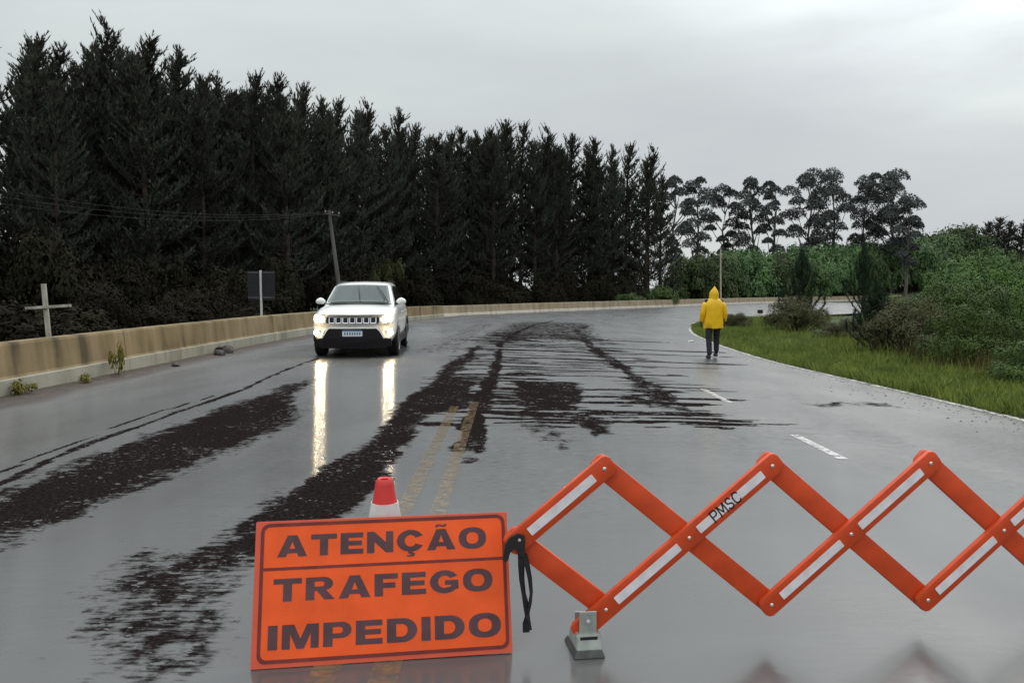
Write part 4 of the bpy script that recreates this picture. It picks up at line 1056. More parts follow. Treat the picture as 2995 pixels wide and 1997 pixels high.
# ------------------------------------------------------------------ expandable lattice barrier
M_bar = mat("orange_plastic_bar", (.58, .064, .015), rough=.42, spec=.35, var=.14, vscale=9, bump=.10, bscale=150)
M_strip = mat("white_reflective_tape", (.74, .70, .72), rough=.35, spec=.5, var=.10, vscale=24, bump=.1, bscale=200)
M_rivet = mat("rivet_steel", (.72, .70, .66), rough=.25, metal=.8)
M_black = mat("black_plastic", (.018, .016, .017), rough=.45, spec=.4)
M_strap = mat("black_webbing", (.020, .018, .022), rough=.75, spec=.25, bump=.4, bscale=300)
ang = math.radians(7.5)
foot = Vector((.306, 3.098, 0.0))
eb = empty("expandable_barrier", foot, (0, 0, ang)); tag(eb, "orange expandable lattice barrier with white reflective strips across the right lanes", "barrier")
P_ = .7225
def node(kind, i):                               # local x, z of the pivots; the lattice sags a little to the right
    if kind == 'A': return Vector((.068 + P_ * (i - 1), 0, .764 - .0105 * (i - 1)))
    if kind == 'B': return Vector((.080 + P_ * (i - 1), 0, .174 - .019 * (i - 1)))
    return Vector((-.289 + P_ * i, 0, .475 - .015 * i))
BW = .090
def stroke_letters(parent, letters, x0, z0, h, wd):
    bm = bmesh.new(); x = x0
    for ch, lines in letters:
        for ln in lines:
            for (a, b), (c, d) in zip(ln[:-1], ln[1:]):
                p, q = Vector((x + a * h * .82, -.0128, z0 + b * h)), Vector((x + c * h * .82, -.0128, z0 + d * h))
                t = (q - p).normalized(); nn = Vector((-t.z, 0, t.x)) * wd / 2; e = t * wd * .35
                vv = [bm.verts.new(v) for v in (p - nn - e, q - nn + e, q + nn + e, p + nn - e)]
                uu = [bm.verts.new(v.co + Vector((0, .0005, 0))) for v in vv]
                bm.faces.new(vv); bm.faces.new(uu[::-1])
                for i in range(4): bm.faces.new((vv[i], uu[i], uu[(i + 1) % 4], vv[(i + 1) % 4]))
        x += h * .82 * (max(a for l in lines for a, _ in l) + .26)
    return link("lettering", bm_mesh("lettering", bm), M_black, parent)
def bar_mesh(L0, L1, front):
    bm = bmesh.new(); c = .024
    out = [(L0, -BW/2 + c), (L0 + c*.35, -BW/2 + c*.35), (L0 + c, -BW/2), (L1 - c, -BW/2), (L1 - c*.35, -BW/2 + c*.35), (L1, -BW/2 + c), (L1, BW/2 - c), (L1 - c*.35, BW/2 - c*.35), (L1 - c, BW/2), (L0 + c, BW/2), (L0 + c*.35, BW/2 - c*.35), (L0, BW/2 - c)]
    add_prism(bm, out, -.011, .011, None, .0045)
    return bm_mesh("bar", bm)
def bar(p, q, front, ext0=.046, ext1=.046, strips=()):
    d = q - p; L = d.length; a = math.atan2(d.z, d.x)
    o = link("bar", bar_mesh(-ext0, L + ext1, front), M_bar, eb, (p.x, -.0125 if front else .0125, p.z), (0, -a, 0))
    for f in o.data.polygons: f.use_smooth = True
    try: o.data.set_sharp_from_angle(angle=math.radians(30))
    except Exception: pass
    for s0, s1 in strips:
        bm = bmesh.new(); add_prism(bm, rrect(s0, s1, -.0185, .0185, .004, 3), -.0125, -.0108); link("reflective_strip", bm_mesh("strip", bm), M_strip, o)
    return o, L
def rivet(bar_o, s):
    bm = bmesh.new(); add_lathe(bm, [(.0085, 0), (.0085, .002), (.006, .0045), (.002, .0055)], 14, Matrix.Translation((s, -.0110, 0)) @ Matrix.Rotation(math.radians(90), 4, 'X'))
    smooth(link("rivet", bm_mesh("rivet", bm), M_rivet, bar_o), angle=50)
# back layer first
b0, L = bar(node('M', 0), node('B', 1), False)
for i in (1, 2, 3, 4):
    bar(node('A', i), node('B', i + 1) if i < 4 else node('M', 4), False)
# front layer
o, L = bar(node('M', 0), node('A', 1), True, strips=[(.062, (node('A', 1) - node('M', 0)).length - .055)]); rivet(o, .012); rivet(o, L)
for i in (1, 2, 3, 4):
    a, m_, b_ = node('A', i + 1), node('M', i), node('B', i)
    if i == 4: a = m_ + (m_ - b_).normalized() * .05
    Lm = (m_ - b_).length; LA = (a - b_).length
    if i < 4: o, L = bar(b_, a, True, ext0=.165 if i == 1 else .046, strips=[(.055, Lm - .055), (Lm + .05, LA - .052)])
    else: o, L = bar(b_, a, True, ext0=.046, strips=[(.055, Lm - .055)])
    rivet(o, 0.0); rivet(o, Lm); 
    if i < 4: rivet(o, L)
    if i == 1:                                  # hand-lettered initials over the upper strip
        stroke_letters(o, (("P", [[(0,0),(0,1),(.45,1),(.62,.86),(.62,.62),(.45,.48),(0,.48)]]), ("M", [[(0,0),(.06,1),(.42,.25),(.78,1),(.84,0)]]),
            ("S", [[(.60,.80),(.45,.98),(.18,.98),(.03,.80),(.10,.58),(.50,.42),(.60,.22),(.45,.02),(.15,.02),(0,.20)]]), ("C", [[(.68,.80),(.50,.98),(.22,.98),(.02,.72),(.02,.28),(.22,.02),(.50,.02),(.68,.20)]])), Lm + .128, -.025, .050, .0065)
# foot bracket
M_foot = mat("galvanised_bracket", (.40, .43, .39), rough=.35, metal=.5, var=.2, vscale=18)
def bracket(xc):
    bm = bmesh.new(); add_box(bm, xc - .036, xc + .036, -.042, -.034, .050, .178, None, .002); link("bracket_plate", bm_mesh("bracket_plate", bm), M_foot, eb)
    bm = bmesh.new(); add_box(bm, xc - .040, xc + .040, .028, .034, .050, .150, None, .002); link("bracket_plate", bm_mesh("bracket_plate", bm), M_foot, eb)
    bm = bmesh.new()
    prof = [(-.050, .072, .090), (.050, .072, .090)]
    v = [bm.verts.new(p) for p in ((xc-.052,-.055,.088),(xc+.052,-.055,.088),(xc+.052,.060,.088),(xc-.052,.060,.088),(xc-.052,-.070,.026),(xc+.052,-.070,.026),(xc+.058,.075,.026),(xc-.058,.075,.026))]
    for f in ((0,1,2,3),(4,5,1,0),(5,6,2,1),(6,7,3,2),(7,4,0,3),(7,6,5,4)): bm.faces.new([v[i] for i in f])
    bmesh.ops.bevel(bm, geom=bm.edges[:], offset=.004, segments=2, affect='EDGES'); link("foot_box", bm_mesh("foot_box", bm), M_foot, eb)
    bm = bmesh.new()
    v = [bm.verts.new(p) for p in ((xc-.052,-.072,.03),(xc+.052,-.072,.03),(xc+.060,.077,.03),(xc-.060,.077,.03),(xc-.064,-.080,0),(xc+.064,-.080,0),(xc+.070,.10,0),(xc-.070,.10,0))]
    for f in ((0,1,2,3),(4,5,1,0),(5,6,2,1),(6,7,3,2),(7,4,0,3),(7,6,5,4)): bm.faces.new([v[i] for i in f])
    link("foot_skirt", bm_mesh("foot_skirt", bm), M_black if False else M_skirt, eb)
    bm = bmesh.new(); add_box(bm, xc - .036, xc + .036, -.0600, -.0575, .066, .080); link("slot", bm_mesh("slot", bm), M_black, eb)
    bm = bmesh.new(); add_lathe(bm, [(.010, 0), (.010, .006), (.004, .008)], 6, Matrix.Translation((xc, -.042, .137)) @ Matrix.Rotation(math.radians(90), 4, 'X')); link("bolt", bm_mesh("bolt", bm), M_rivet, eb)
M_skirt = mat("dark_skirt_steel", (.12, .125, .12), rough=.35, metal=.6, var=.25, vscale=20)
bracket(.0)
bracket(node('M', 4).x)
bm = bmesh.new(); add_box(bm, node('M', 4).x - .02, node('M', 4).x + .02, -.02, .02, .06, node('M', 4).z, None, .003); link("upright", bm_mesh("upright", bm), M_foot, eb)
# black hook handle and hanging strap at the left end
M0 = node('M', 0)
bm = bmesh.new()
hk = [(.030,.0),(.028,.028),(.0,.038),(-.030,.026),(-.050,-.002),(-.058,-.040),(-.060,-.068),(-.050,-.078),(-.038,-.068),(-.034,-.040),(-.018,-.020),(-.004,-.034),(.014,-.060),(.028,-.060)]
add_prism(bm, [(M0.x + x, M0.z + z) for x, z in hk], -.034, -.0245, None, .002); link("hook_handle", bm_mesh("hook_handle", bm), M_black, eb)
bm = bmesh.new(); add_lathe(bm, [(.007, 0), (.006, .004), (.002, .005)], 12, Matrix.Translation((M0.x + .006, -.034, M0.z + .012)) @ Matrix.Rotation(math.radians(90), 4, 'X')); link("hook_rivet", bm_mesh("hook_rivet", bm), M_rivet, eb)
def strap(name, pts, wd, th=.0015):
    bm = bmesh.new(); R = []
    for x, y, z, tw in pts:
        dx, dy = math.cos(tw) * wd / 2, math.sin(tw) * wd / 2
        R.append([bm.verts.new((M0.x + x - dx, y - dy - th, M0.z + z)), bm.verts.new((M0.x + x + dx, y + dy - th, M0.z + z)), bm.verts.new((M0.x + x + dx, y + dy + th, M0.z + z)), bm.verts.new((M0.x + x - dx, y - dy + th, M0.z + z))])
    for a, b in zip(R[:-1], R[1:]):
        for i in range(4): bm.faces.new((a[i], a[(i + 1) % 4], b[(i + 1) % 4], b[i]))
    bm.faces.new(R[0]); bm.faces.new(R[-1][::-1]); return link(name, bm_mesh(name, bm), M_strap, eb)
strap("strap", [(.014,-.030,-.045,0),(.014,-.032,-.09,.2),(.016,-.032,-.15,.55),(.024,-.032,-.21,.8),(.034,-.032,-.26,.4),(.036,-.032,-.30,.9),(.033,-.033,-.335,.1),(.034,-.033,-.372,0)], .028)
strap("strap", [(.026,-.026,-.045,.3),(.038,-.026,-.09,.5),(.050,-.026,-.15,.7),(.056,-.026,-.21,.9),(.050,-.027,-.26,.8),(.040,-.027,-.30,.7),(.041,-.028,-.335,.2),(.046,-.028,-.366,.1)], .026)

# ------------------------------------------------------------------ the white SUV
def make_car():
    W_paint = mat("white_car_paint", (.80, .80, .76), rough=.22, spec=.5, coat=.6)
    M_trim = mat("black_bumper_plastic", (.009, .007, .009), rough=.5, spec=.25, bump=.1, bscale=200)
    M_glass = mat("sky_toned_windscreen", (.10, .135, .125), rough=.07, spec=.9, coat=.5)  # grey-green base colour stands in for sky reflected on the wet glass
    M_sglass = mat("dark_side_glass", (.012, .013, .015), rough=.06, spec=.6)
    M_tyre = mat("tyre_rubber", (.013, .012, .012), rough=.8, spec=.25)
    M_rim = mat("alloy_rim", (.45, .45, .44), rough=.3, metal=.8)
    M_chrome = mat("satin_chrome", (.62, .62, .64), rough=.22, metal=.9)
    M_house = mat("lamp_housing", (.30, .29, .27), rough=.25, spec=.6)
    M_head = mat("lit_headlight", (.9, .88, .8), rough=.2, emit=(1.0, .82, .52), estr=260.0)
    M_fog = mat("lit_fog_lamp", (.9, .85, .75), rough=.2, emit=(1.0, .70, .36), estr=130.0)
    M_drl = mat("lit_daytime_lamp", (.9, .88, .8), rough=.2, emit=(1.0, .93, .82), estr=4.0)
    M_plate = mat("plate_white", (.62, .66, .70), rough=.4); M_blue = mat("plate_blue", (.03, .09, .28), rough=.4)
    root = empty("parked_car", (0, 0, 0)); root.name = "car"
    tag(root, "white SUV driving toward the camera with its headlights on", "car")
    def yf(x, z): return .23 * (abs(x) / .88) ** 3 + .10 * max(0, (z - .62) / .40) ** 2 + .05 * max(0, (.45 - z) / .25) ** 2
    # body shell as loft of half sections mirrored
    ST = [ # y, halfwidth low, halfwidth mid, z bottom, z shoulder, z top centre, hw shoulder
        (0.00, .70, .86, .30, .90, .925, .80), (.10, .74, .885, .26, .935, .965, .82), (.45, .76, .905, .24, .985, 1.03, .83), (.80, .78, .912, .23, 1.015, 1.075, .835),
        (1.12, .80, .912, .23, 1.04, 1.105, .84), (1.5, .82, .912, .23, 1.055, 1.11, .845), (2.4, .82, .912, .23, 1.065, 1.12, .845), (3.4, .80, .912, .24, 1.085, 1.12, .84), (4.0, .76, .90, .28, 1.09, 1.12, .81), (4.32, .70, .86, .34, 1.07, 1.10, .76), (4.40, .66, .82, .40, .95, .98, .74)]
    ST = [(y, hl, hm, zb, zs + .04 * min(1, y / .8), zt + .045 * min(1, y / .8), hs) for y, hl, hm, zb, zs, zt, hs in ST]
    bm = bmesh.new(); rings = []
    for y, hl, hm, zb, zs, zt, hs in ST:
        half = [(0, zb), (hl * .8, zb), (hl, zb + .05), (hm * .985, .46), (hm, .62), (hm * .995, .80), (hm * .97, zs - .07), (hs, zs), (hs * .72, zs + (zt - zs) * .62), (0, zt)]
        full = half + [(-x, z) for x, z in half[-2:0:-1]]
        fade = max(0, 1 - y / 1.0) ** 1.3
        rings.append([bm.verts.new((x, y + yf(x, z) * fade, z)) for x, z in full])
    n = len(rings[0])
    for a, b in zip(rings[:-1], rings[1:]):
        for i in range(n): bm.faces.new((a[i], a[(i + 1) % n], b[(i + 1) % n], b[i]))
    # front face: bridge the mirrored halves so the nose keeps its curve
    def cap(ring, flip):
        m = n // 2
        for i in range(m):
            q = [ring[i], ring[i + 1], ring[(n - i - 1) % n], ring[(n - i) % n]]
            q = list(dict.fromkeys(q))
            if len(q) >= 3: bm.faces.new(q if not flip else q[::-1])
    cap(rings[0], False); cap(rings[-1], True)
    body = link("body", bm_mesh("body", bm), W_paint, root)
    md = body.modifiers.new("ss", 'SUBSURF'); md.levels = 2; md.render_levels = 2; smooth(body)
    # greenhouse
    GS = [(1.10, .80, 1.04, .79, 1.07), (1.45, .80, 1.06, .725, 1.33), (1.80, .80, 1.07, .66, 1.545), (2.10, .80, 1.07, .635, 1.605), (2.7, .80, 1.08, .63, 1.635), (3.4, .80, 1.09, .62, 1.615), (3.85, .79, 1.09, .60, 1.57), (4.15, .77, 1.09, .64, 1.38), (4.33, .75, 1.08, .72, 1.12)]
    bm = bmesh.new(); rings = []
    for y, hb, zb, ht, zt in GS:
        half = [(hb, zb), (ht + (hb - ht) * .5, zb + (zt - zb) * .5), (ht, zt - .035), (ht * .93, zt), (ht * .5, zt + .02), (0, zt + .028)]
        full = half + [(-x, z) for x, z in half[-2::-1]]
        rings.append([bm.verts.new((x, y - .05 * (1 - (x / .8) ** 2) * max(0, 1 - (y - 1.1) / 1.2), z)) for x, z in full])
    n2 = len(rings[0])
    for a, b in zip(rings[:-1], rings[1:]):
        for i in range(n2 - 1): bm.faces.new((a[i], a[i + 1], b[i + 1], b[i]))
    bm.faces.new(rings[0]); bm.faces.new(rings[-1][::-1])
    gh = link("roof", bm_mesh("roof", bm), W_paint, root); smooth(gh, angle=50)
    # glass panels, 4-6 mm proud of the shell
    def quad_panel(name, c, mm, nx=8, nz=6, bul=0.0, off=Vector((0, 0, 0))):
        bm = bmesh.new(); G = []
        for j in range(nz + 1):
            row = []
            for i in range(nx + 1):
                u, v = i / nx, j / nz
                p = (Vector(c[0]) * (1 - u) + Vector(c[1]) * u) * (1 - v) + (Vector(c[3]) * (1 - u) + Vector(c[2]) * u) * v
                p = p + off + Vector((0, -1, .35)).normalized() * bul * (1 - (2 * u - 1) ** 2)
                row.append(bm.verts.new(p))
            G.append(row)
        for j in range(nz):
            for i in range(nx): bm.faces.new((G[j][i], G[j][i + 1], G[j + 1][i + 1], G[j + 1][i]))
        bmesh.ops.solidify(bm, geom=bm.faces[:], thickness=.004)
        o = link(name, bm_mesh(name, bm), mm, root); smooth(o, angle=40); return o
    quad_panel("windscreen", [(-.715, 1.19, 1.150), (.715, 1.19, 1.150), (.595, 1.80, 1.535), (-.595, 1.80, 1.535)], M_glass, 10, 8, .055, Vector((0, -.035, .028)))
    for s in (-1, 1):
        quad_panel("side_window", [(s * .785, 1.66, 1.17), (s * .795, 2.55, 1.17), (s * .652, 2.55, 1.555), (s * .672, 1.98, 1.545)], M_sglass, 4, 4, 0, Vector((s * .006, 0, 0)))
        quad_panel("side_window", [(s * .795, 2.62, 1.17), (s * .790, 3.70, 1.18), (s * .645, 3.45, 1.54), (s * .652, 2.62, 1.555)], M_sglass, 4, 4, 0, Vector((s * .006, 0, 0)))
    # front details follow the curved nose
    def plate_on_nose(name, outline, off, th, mm, parent=root, y0=0.0, sub=True):
        bm = bmesh.new()
        f = bm.faces.new([bm.verts.new((x, 0, z)) for x, z in outline])
        if sub:
            bmesh.ops.triangulate(bm, faces=[f]); 
            for xs in (-.75, -.6, -.45, -.3, -.15, 0, .15, .3, .45, .6, .75):
                bmesh.ops.bisect_plane(bm, geom=bm.verts[:] + bm.edges[:] + bm.faces[:], plane_co=(xs, 0, 0), plane_no=(1, 0, 0))
        fr = bm.faces[:]
        ex = bmesh.ops.extrude_face_region(bm, geom=fr)
        back = [g for g in ex['geom'] if isinstance(g, bmesh.types.BMVert)]
        bs = set(back)
        for v in bm.verts: v.co.y = y0 + yf(v.co.x, v.co.z) - off + (th if v in bs else 0)
        return link(name, bm_mesh(name, bm), mm, parent)
    plate_on_nose("lower_bumper", [(-.50,.635),(.50,.635),(.56,.57),(.64,.43),(.80,.41),(.80,.26),(.66,.215),(-.66,.215),(-.80,.26),(-.80,.41),(-.64,.43),(-.56,.57)], .035, .10, M_trim)
    plate_on_nose("bumper_brace", [(-.52,.672),(.52,.672),(.60,.60),(.69,.44),(.655,.42),(.57,.575),(.505,.640),(-.505,.640),(-.57,.575),(-.655,.42),(-.69,.44),(-.60,.60)], .048, .05, W_paint)
    gr = plate_on_nose("grille", rrect(-.555, .555, .745, .885, .03, 3), .030, .04, M_trim)
    for k in range(7):
        xc = (k - 3) * .146
        o_ = rrect(xc - .066, xc + .066, .752, .878, .016, 3); i_ = rrect(xc - .046, xc + .046, .764, .868, .010, 3)
        bm = bmesh.new(); A = [bm.verts.new((x, yf(x, z) - .042, z)) for x, z in o_]; B = [bm.verts.new((x, yf(x, z) - .036, z)) for x, z in i_]
        A2 = [bm.verts.new((x, yf(x, z) - .028, z)) for x, z in o_]
        for q in range(len(A)):
            j = (q + 1) % len(A); bm.faces.new((A[q], A[j], B[j], B[q])); bm.faces.new((A[q], A2[q], A2[j], A[j]))
        link("grille_slot", bm_mesh("grille_slot", bm), M_chrome, gr)
    for s in (-1, 1):
        hl = plate_on_nose("headlight", [(s * x, z) for x, z in ((.565,.755),(.60,.745),(.80,.765),(.855,.83),(.86,.905),(.80,.925),(.70,.90),(.565,.878))], .030, .05, M_house)
        for xc, zc, rr in ((.655, .822, .048), (.765, .832, .056)):
            bm = bmesh.new(); add_lathe(bm, [(rr, 0), (rr * .95, .012), (rr * .6, .022), (.004, .027)], 20, Matrix.Translation((s * xc, yf(xc, zc) - .022, zc)) @ Matrix.Rotation(math.radians(90), 4, 'X')); smooth(link("projector", bm_mesh("projector", bm), M_head, hl), angle=40)
        plate_on_nose("running_lamp", [(s * x, z) for x, z in ((.60,.893),(.70,.912),(.79,.930),(.845,.915),(.80,.938),(.70,.918))], .036, .02, M_drl, hl)
        fg = plate_on_nose("fog_lamp_recess", [(s * x, z) for x, z in ((.655,.60),(.84,.615),(.85,.50),(.80,.47),(.70,.47))], .008, .02, M_house)
        bm = bmesh.new(); add_lathe(bm, [(.060, 0), (.057, .012), (.035, .022), (.004, .026)], 20, Matrix.Translation((s * .775, yf(.775, .545) - .008, .545)) @ Matrix.Rotation(math.radians(90), 4, 'X')); smooth(link("fog_lamp", bm_mesh("fog_lamp", bm), M_fog, fg), angle=40)
        # mirrors
        bm = bmesh.new(); bmesh.ops.create_uvsphere(bm, u_segments=16, v_segments=10, radius=1.0)
        for v in bm.verts: v.co = Vector((s * .925 + v.co.x * .115, 1.50 + v.co.y * .07 * (1 if v.co.y < 0 else .6), 1.205 + v.co.z * .075 - .02 * abs(v.co.x)))
        mr = link("mirror", bm_mesh("mirror", bm), W_paint, root); smooth(mr)
        bm = bmesh.new(); add_tube(bm, [(s * .78, 1.52, 1.13), (s * .86, 1.51, 1.15)], .028, 8); link("mirror_arm", bm_mesh("mirror_arm", bm), M_trim, mr)
        # side cladding and arches
        bm = bmesh.new(); add_box(bm, s * .905 - .012, s * .905 + .012, 1.28, 3.02, .27, .43, None, .008); link("sill_cladding", bm_mesh("sill_cladding", bm), M_trim, root)
        for yc in (.88, 3.52):
            bm = bmesh.new(); R0, R1 = .37, .445; N_ = 20; pr = []
            for r0, xo in ((R0, .860), (R1, .860), (R1, .926), (R0, .926)):
                pr.append([bm.verts.new((s * (xo - .02 * (yc < 1)), yc + r0 * math.cos(math.pi * (k / N_)), .35 + r0 * math.sin(math.pi * (k / N_)))) for k in range(N_ + 1)])
            for q in range(4):
                for k in range(N_): bm.faces.new((pr[q][k], pr[q][k + 1], pr[(q + 1) % 4][k + 1], pr[(q + 1) % 4][k]))
            link("wheel_arch", bm_mesh("wheel_arch", bm), M_trim, root)
            bm = bmesh.new(); add_lathe(bm, [(.372, -.04), (.372, .036), (.02, .036), (.02, -.04)], 28, Matrix.Translation((s * (.868 - .02 * (yc < 1)), yc, .36)) @ Matrix.Rotation(math.radians(90), 4, 'Y')); link("arch_liner", bm_mesh("arch_liner", bm), M_tyre, root)
            wh = empty("wheel", (s * .80, yc, .345)); wh.parent = root
            bm = bmesh.new(); add_lathe(bm, [(.235, -.112), (.32, -.115), (.345, -.09), (.345, .09), (.32, .115), (.235, .112)], 36, Matrix.Rotation(math.radians(90), 4, 'Y')); smooth(link("tyre", bm_mesh("tyre", bm), M_tyre, wh), angle=35)
            bm = bmesh.new(); Rm = Matrix.Rotation(math.radians(90 * s), 4, 'Y')
            add_lathe(bm, [(.235, -.05), (.235, .118), (.215, .118), (.20, .06), (.05, .06)], 30, Rm)
            for k in range(5):
                add_box(bm, .03, .215, -.028, .028, .075, .105, Rm @ Matrix.Rotation(2 * math.pi * k / 5, 4, 'Z'), .006)
            link("rim", bm_mesh("rim", bm), M_rim, wh)
        # door seams and handles on the visible flanks
        for yc, zc in ((2.35, .93), (3.25, .95)):
            bm = bmesh.new(); add_box(bm, s * .905 - .012, s * .905 + .016, yc - .09, yc + .09, zc - .014, zc + .014, None, .006); link("door_handle", bm_mesh("door_handle", bm), W_paint, root)
        bm = bmesh.new(); add_box(bm, s * .60 - .012, s * .60 + .012, 1.95, 3.6, 1.645, 1.668, None, .006)
        link("roof_rail", bm_mesh("roof_rail", bm), M_trim, root)
        bm = bmesh.new(); add_box(bm, s * .74 - .10, s * .74 + .10, 4.34, 4.40, .90, 1.02, None, .01); link("tail_light", bm_mesh("tail_light", bm), mat("tail_red", (.35, .02, .02), rough=.25), root)
    pl = plate_on_nose("licence_plate", rrect(-.21, .21, .475, .605, .012, 2), .050, .012, M_plate)
    plate_on_nose("plate_band", [(-.205, .578), (.205, .578), (.205, .602), (-.205, .602)], .0520, .002, M_blue, pl)
    for k in range(7):
        xc = -.155 + k * .052
        plate_on_nose("plate_character", [(xc - .015, .50), (xc + .015, .50), (xc + .015, .56), (xc - .015, .56)], .0518, .001, mat("plate_ink", (.10, .14, .22), rough=.5), pl, sub=False)
    plate_on_nose("hood_gap", [(-.83, .945), (-.6, .915), (.6, .915), (.83, .945), (.83, .951), (.6, .922), (-.6, .922), (-.83, .951)], .0295, .02, M_trim)
    # wipers
    for x0, x1, zz in ((.03, -.06, .33), (.66, .36, .36)):
        bm = bmesh.new(); p0, p1 = Vector((x0, 1.12, 1.160)), Vector((x1, 1.12 + .64 * zz / .42, 1.155 + zz)); d0 = Vector((0, -.03, .03))
        add_tube(bm, [p0 + d0 * .6, p0.lerp(p1, .5) + d0 * 1.4, p1 + d0], [.013, .010, .007], 6); link("wiper", bm_mesh("wiper", bm), M_trim, root)
    bm = bmesh.new(); add_box(bm, -.74, .74, 1.10, 1.14, 1.135, 1.157, None, .006); link("cowl", bm_mesh("cowl", bm), M_trim, root)
    bm = bmesh.new(); add_box(bm, -.70, .70, .35, 4.1, .20, .30); link("underbody", bm_mesh("underbody", bm), M_tyre, root)
    return root
car = make_car()
car.location = (-3.40, 16.35, road_z(-3.2, 17.5) + .004)
car.rotation_euler = (0, 0, math.radians(3.9))

def spray(x, y, z, sx, sy, sz, dens, lab):
    bm = bmesh.new(); bmesh.ops.create_icosphere(bm, subdivisions=3, radius=1.0)
    for v in bm.verts: v.co = Vector((v.co.x * sx, v.co.y * sy, max(v.co.z, -.35) * sz)) * (1 + .18 * math.sin(v.co.x * 5 + v.co.y * 3) * math.cos(v.co.z * 4))
    m = bpy.data.materials.new("spray_mist"); m.use_nodes = True; nt = m.node_tree; nt.nodes.clear()
    o = nt.nodes.new("ShaderNodeOutputMaterial"); p = nt.nodes.new("ShaderNodeVolumePrincipled")
    p.inputs['Color'].default_value = (.9, .92, .93, 1); p.inputs['Density'].default_value = dens
    nt.links.new(p.outputs[0], o.inputs['Volume'])
    tag(link("water_spray", bm_mesh("water_spray", bm), m, None, (x, y, z)), lab, None, None, "stuff")
spray(-2.35, 20.6, .25, .50, 1.5, .30, .06, "mist of water thrown up behind the wheels of the white car")
spray(-4.1, 21.4, .2, .6, 1.2, .3, .05, "mist of water trailing behind the white car")

# ------------------------------------------------------------------ the person in the yellow raincoat
def skin(name, verts, edges, radii, m, parent, root_i=0, sub=2):
    me = bpy.data.meshes.new(name); me.from_pydata(verts, edges, []); me.update()
    o = bpy.data.objects.new(name, me); COL.objects.link(o)
    o.modifiers.new("skin", 'SKIN').use_smooth_shade = True
    sv = me.skin_vertices[0].data
    for i, r in enumerate(radii):
        sv[i].radius = (r, r) if not isinstance(r, tuple) else r; sv[i].use_root = (i == root_i)
    md = o.modifiers.new("ss", 'SUBSURF'); md.levels = sub; md.render_levels = sub
    bpy.context.view_layer.update()
    new = bpy.data.meshes.new_from_object(o.evaluated_get(bpy.context.evaluated_depsgraph_get()))
    bpy.data.objects.remove(o); bpy.data.meshes.remove(me); new.name = name
    ob = link(name, new, m, parent); smooth(ob); return ob
px_, py_ = 4.96, 18.9
pz_ = road_z(px_, py_)
M_coat = mat("yellow_raincoat", (.80, .46, .008), rough=.38, spec=.4, var=.10, vscale=6, bump=.5, bscale=9)
M_trous = mat("dark_trousers", (.020, .020, .026), rough=.7, spec=.25, var=.3, vscale=9, bump=.4, bscale=20)
M_boot = mat("dark_boots", (.030, .024, .024), rough=.5, spec=.4)
M_skin = mat("skin_tone", (.42, .25, .18), rough=.5, spec=.4)
M_glove = mat("dark_gloves", (.018, .017, .018), rough=.6)
pr = empty("person", (px_, py_, pz_), (0, 0, .06)); tag(pr, "person in a yellow hooded raincoat and dark trousers walking away along the road edge", "person")
# body (one continuous figure), facing +y, left leg planted, right leg swinging forward
bv = [(0,0,.90),(0,0,1.10),(0,-.01,1.32),(0,0,1.45),(0,.02,1.53),(0,.03,1.62),
      (-.095,0,.86),(-.122,-.04,.48),(-.125,-.13,.10),(-.13,.0,.045),
      (.095,.01,.86),(.122,.12,.49),(.118,.10,.13),(.124,.22,.06),
      (-.19,0,1.40),(-.25,-.02,1.13),(-.27,.06,.90),(.19,0,1.40),(.245,-.02,1.13),(.25,.07,.92)]
be = [(0,1),(1,2),(2,3),(3,4),(4,5),(0,6),(6,7),(7,8),(8,9),(0,10),(10,11),(11,12),(12,13),(2,14),(14,15),(15,16),(2,17),(17,18),(18,19)]
br = [.14,.135,.15,.06,.075,.085,.088,.062,.045,.04,.088,.062,.045,.04,.065,.048,.036,.065,.048,.036]
skin("body", bv, be, br, M_trous, pr)
# face: only seen from the far side
bm = bmesh.new(); bmesh.ops.create_uvsphere(bm, u_segments=20, v_segments=14, radius=1.0)
for v in bm.verts:
    c = v.co; y = c.y * .098; z = c.z * .118
    if c.y > .5: y += .018 * math.exp(-((c.x / .16) ** 2) - ((c.z + .08) / .22) ** 2) - .008 * (math.exp(-(((abs(c.x) - .36) / .16) ** 2) - ((c.z - .08) / .12) ** 2)) + .006 * math.exp(-((c.x / .3) ** 2) - ((c.z + .45) / .08) ** 2)
    v.co = Vector((c.x * .078, y + .045, z + 1.575))
head = link("face", bm_mesh("face", bm), M_skin, pr); smooth(head)
for s in (-1, 1):
    bm = bmesh.new(); bmesh.ops.create_uvsphere(bm, u_segments=8, v_segments=6, radius=.010); bmesh.ops.translate(bm, verts=bm.verts, vec=(s * .030, .133, 1.588)); link("eye", bm_mesh("eye", bm), M_glove, head)
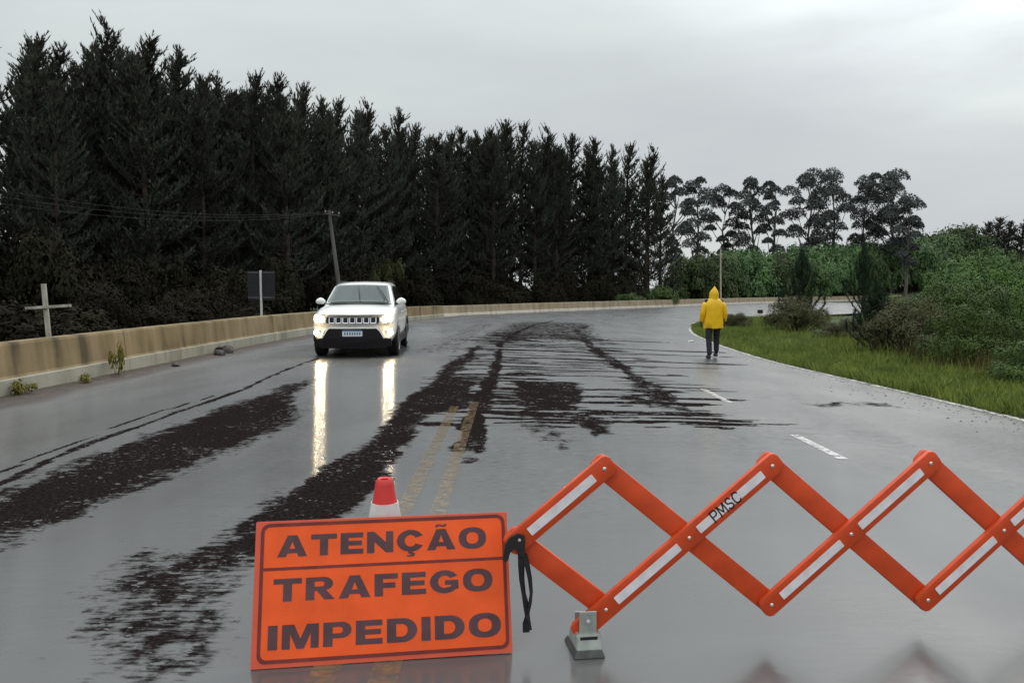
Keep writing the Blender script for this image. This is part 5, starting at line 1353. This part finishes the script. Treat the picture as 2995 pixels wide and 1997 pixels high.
# coat
def loft(name, rings, m, parent, nseg=40, cap_top=True, fold=0.0):
    bm = bmesh.new(); R = []
    for cx_, cy_, z, rx_, ry_, fl in rings:
        R.append([bm.verts.new((cx_ + rx_ * math.cos(2*math.pi*k/nseg) * (1 + fl * math.sin(9*2*math.pi*k/nseg) + fl * .6 * math.sin(14*2*math.pi*k/nseg + 1)), cy_ + ry_ * math.sin(2*math.pi*k/nseg) * (1 + fl * math.sin(7*2*math.pi*k/nseg + 2)), z + fl * .15 * math.sin(5*2*math.pi*k/nseg))) for k in range(nseg)])
    for a, b in zip(R[:-1], R[1:]):
        for k in range(nseg): bm.faces.new((a[k], a[(k+1)%nseg], b[(k+1)%nseg], b[k]))
    if cap_top: bm.faces.new(R[-1])
    o = link(name, bm_mesh(name, bm), m, parent); smooth(o, angle=60); return o
coat = loft("raincoat", [(0,.0,.745,.235,.150,.035),(0,0,.75,.245,.160,.04),(0,0,.90,.240,.165,.035),(0,-.005,1.05,.228,.165,.025),(0,-.01,1.20,.228,.165,.018),(0,-.01,1.32,.230,.160,.012),(0,-.01,1.40,.205,.145,.01),(0,-.005,1.455,.150,.120,.01),(0,.0,1.49,.105,.10,.005),(0,.005,1.52,.085,.085,0)], M_coat, pr)
hood = loft("hood", [(0,-.0,1.42,.13,.125,.02),(0,-.01,1.47,.118,.118,.01),(0,.0,1.52,.113,.125,.0),(0,.0,1.57,.112,.135,.0),(0,-.002,1.62,.105,.13,0),(0,-.012,1.665,.082,.108,0),(0,-.028,1.71,.050,.065,0),(0,-.040,1.752,.020,.028,0),(0,-.045,1.775,.006,.009,0)], M_coat, coat, 28)
for s in (-1, 1):
    sl = skin("sleeve", [(s*.17,-.005,1.385),(s*.235,-.015,1.30),(s*.275,-.02,1.12),(s*.285,.035,.98),(s*.285,.065,.90)], [(0,1),(1,2),(2,3),(3,4)], [.075,.080,.072,.064,.062], M_coat, coat)
# gloved hands: palm, four curled fingers and a thumb
for s in (-1, 1):
    c = Vector((s * .283, .075, .845))
    hv = [(c.x, c.y - .005, c.z + .06), (c.x, c.y, c.z)]; he = [(0, 1)]; hr = [.028, (.018, .036)]
    for k, (oy, ln) in enumerate(((-.028, .062), (-.010, .072), (.010, .070), (.028, .055))):
        i0 = len(hv); hv += [(c.x, c.y + oy, c.z - .03), (c.x - s * .004, c.y + oy, c.z - .03 - ln * .5), (c.x - s * .022, c.y + oy, c.z - .03 - ln * .9)]
        he += [(1, i0), (i0, i0 + 1), (i0 + 1, i0 + 2)]; hr += [.010, .009, .008]
    i0 = len(hv); hv += [(c.x - s * .01, c.y + .036, c.z + .012), (c.x - s * .018, c.y + .050, c.z - .02)]; he += [(1, i0), (i0, i0 + 1)]; hr += [.011, .009]
    skin("hand", hv, he, hr, M_glove, pr, 1, 1)
# trouser legs fall over the boots
for s, pts in ((-1, [(-.10,0,.86),(-.122,-.04,.50),(-.125,-.12,.16),(-.125,-.13,.09)]), (1, [(.10,.01,.86),(.122,.12,.50),(.118,.10,.20),(.116,.10,.15)])):
    skin("trouser_leg", pts, [(0,1),(1,2),(2,3)], [.108,.080,.068,.066], M_trous, pr)
for pts in ([(-.125,-.17,.055),(-.125,-.08,.05),(-.13,.07,.04)], [(.118,.06,.085),(.118,.14,.075),(.124,.26,.06)]):
    skin("boot", pts, [(0,1),(1,2)], [(.048,.048),(.050,.046),(.045,.035)], M_boot, pr)
bm = bmesh.new(); add_box(bm, .232, .272, -.05, .05, .78, .98, None, .015); link("radio_pouch", bm_mesh("radio_pouch", bm), M_glove, pr)
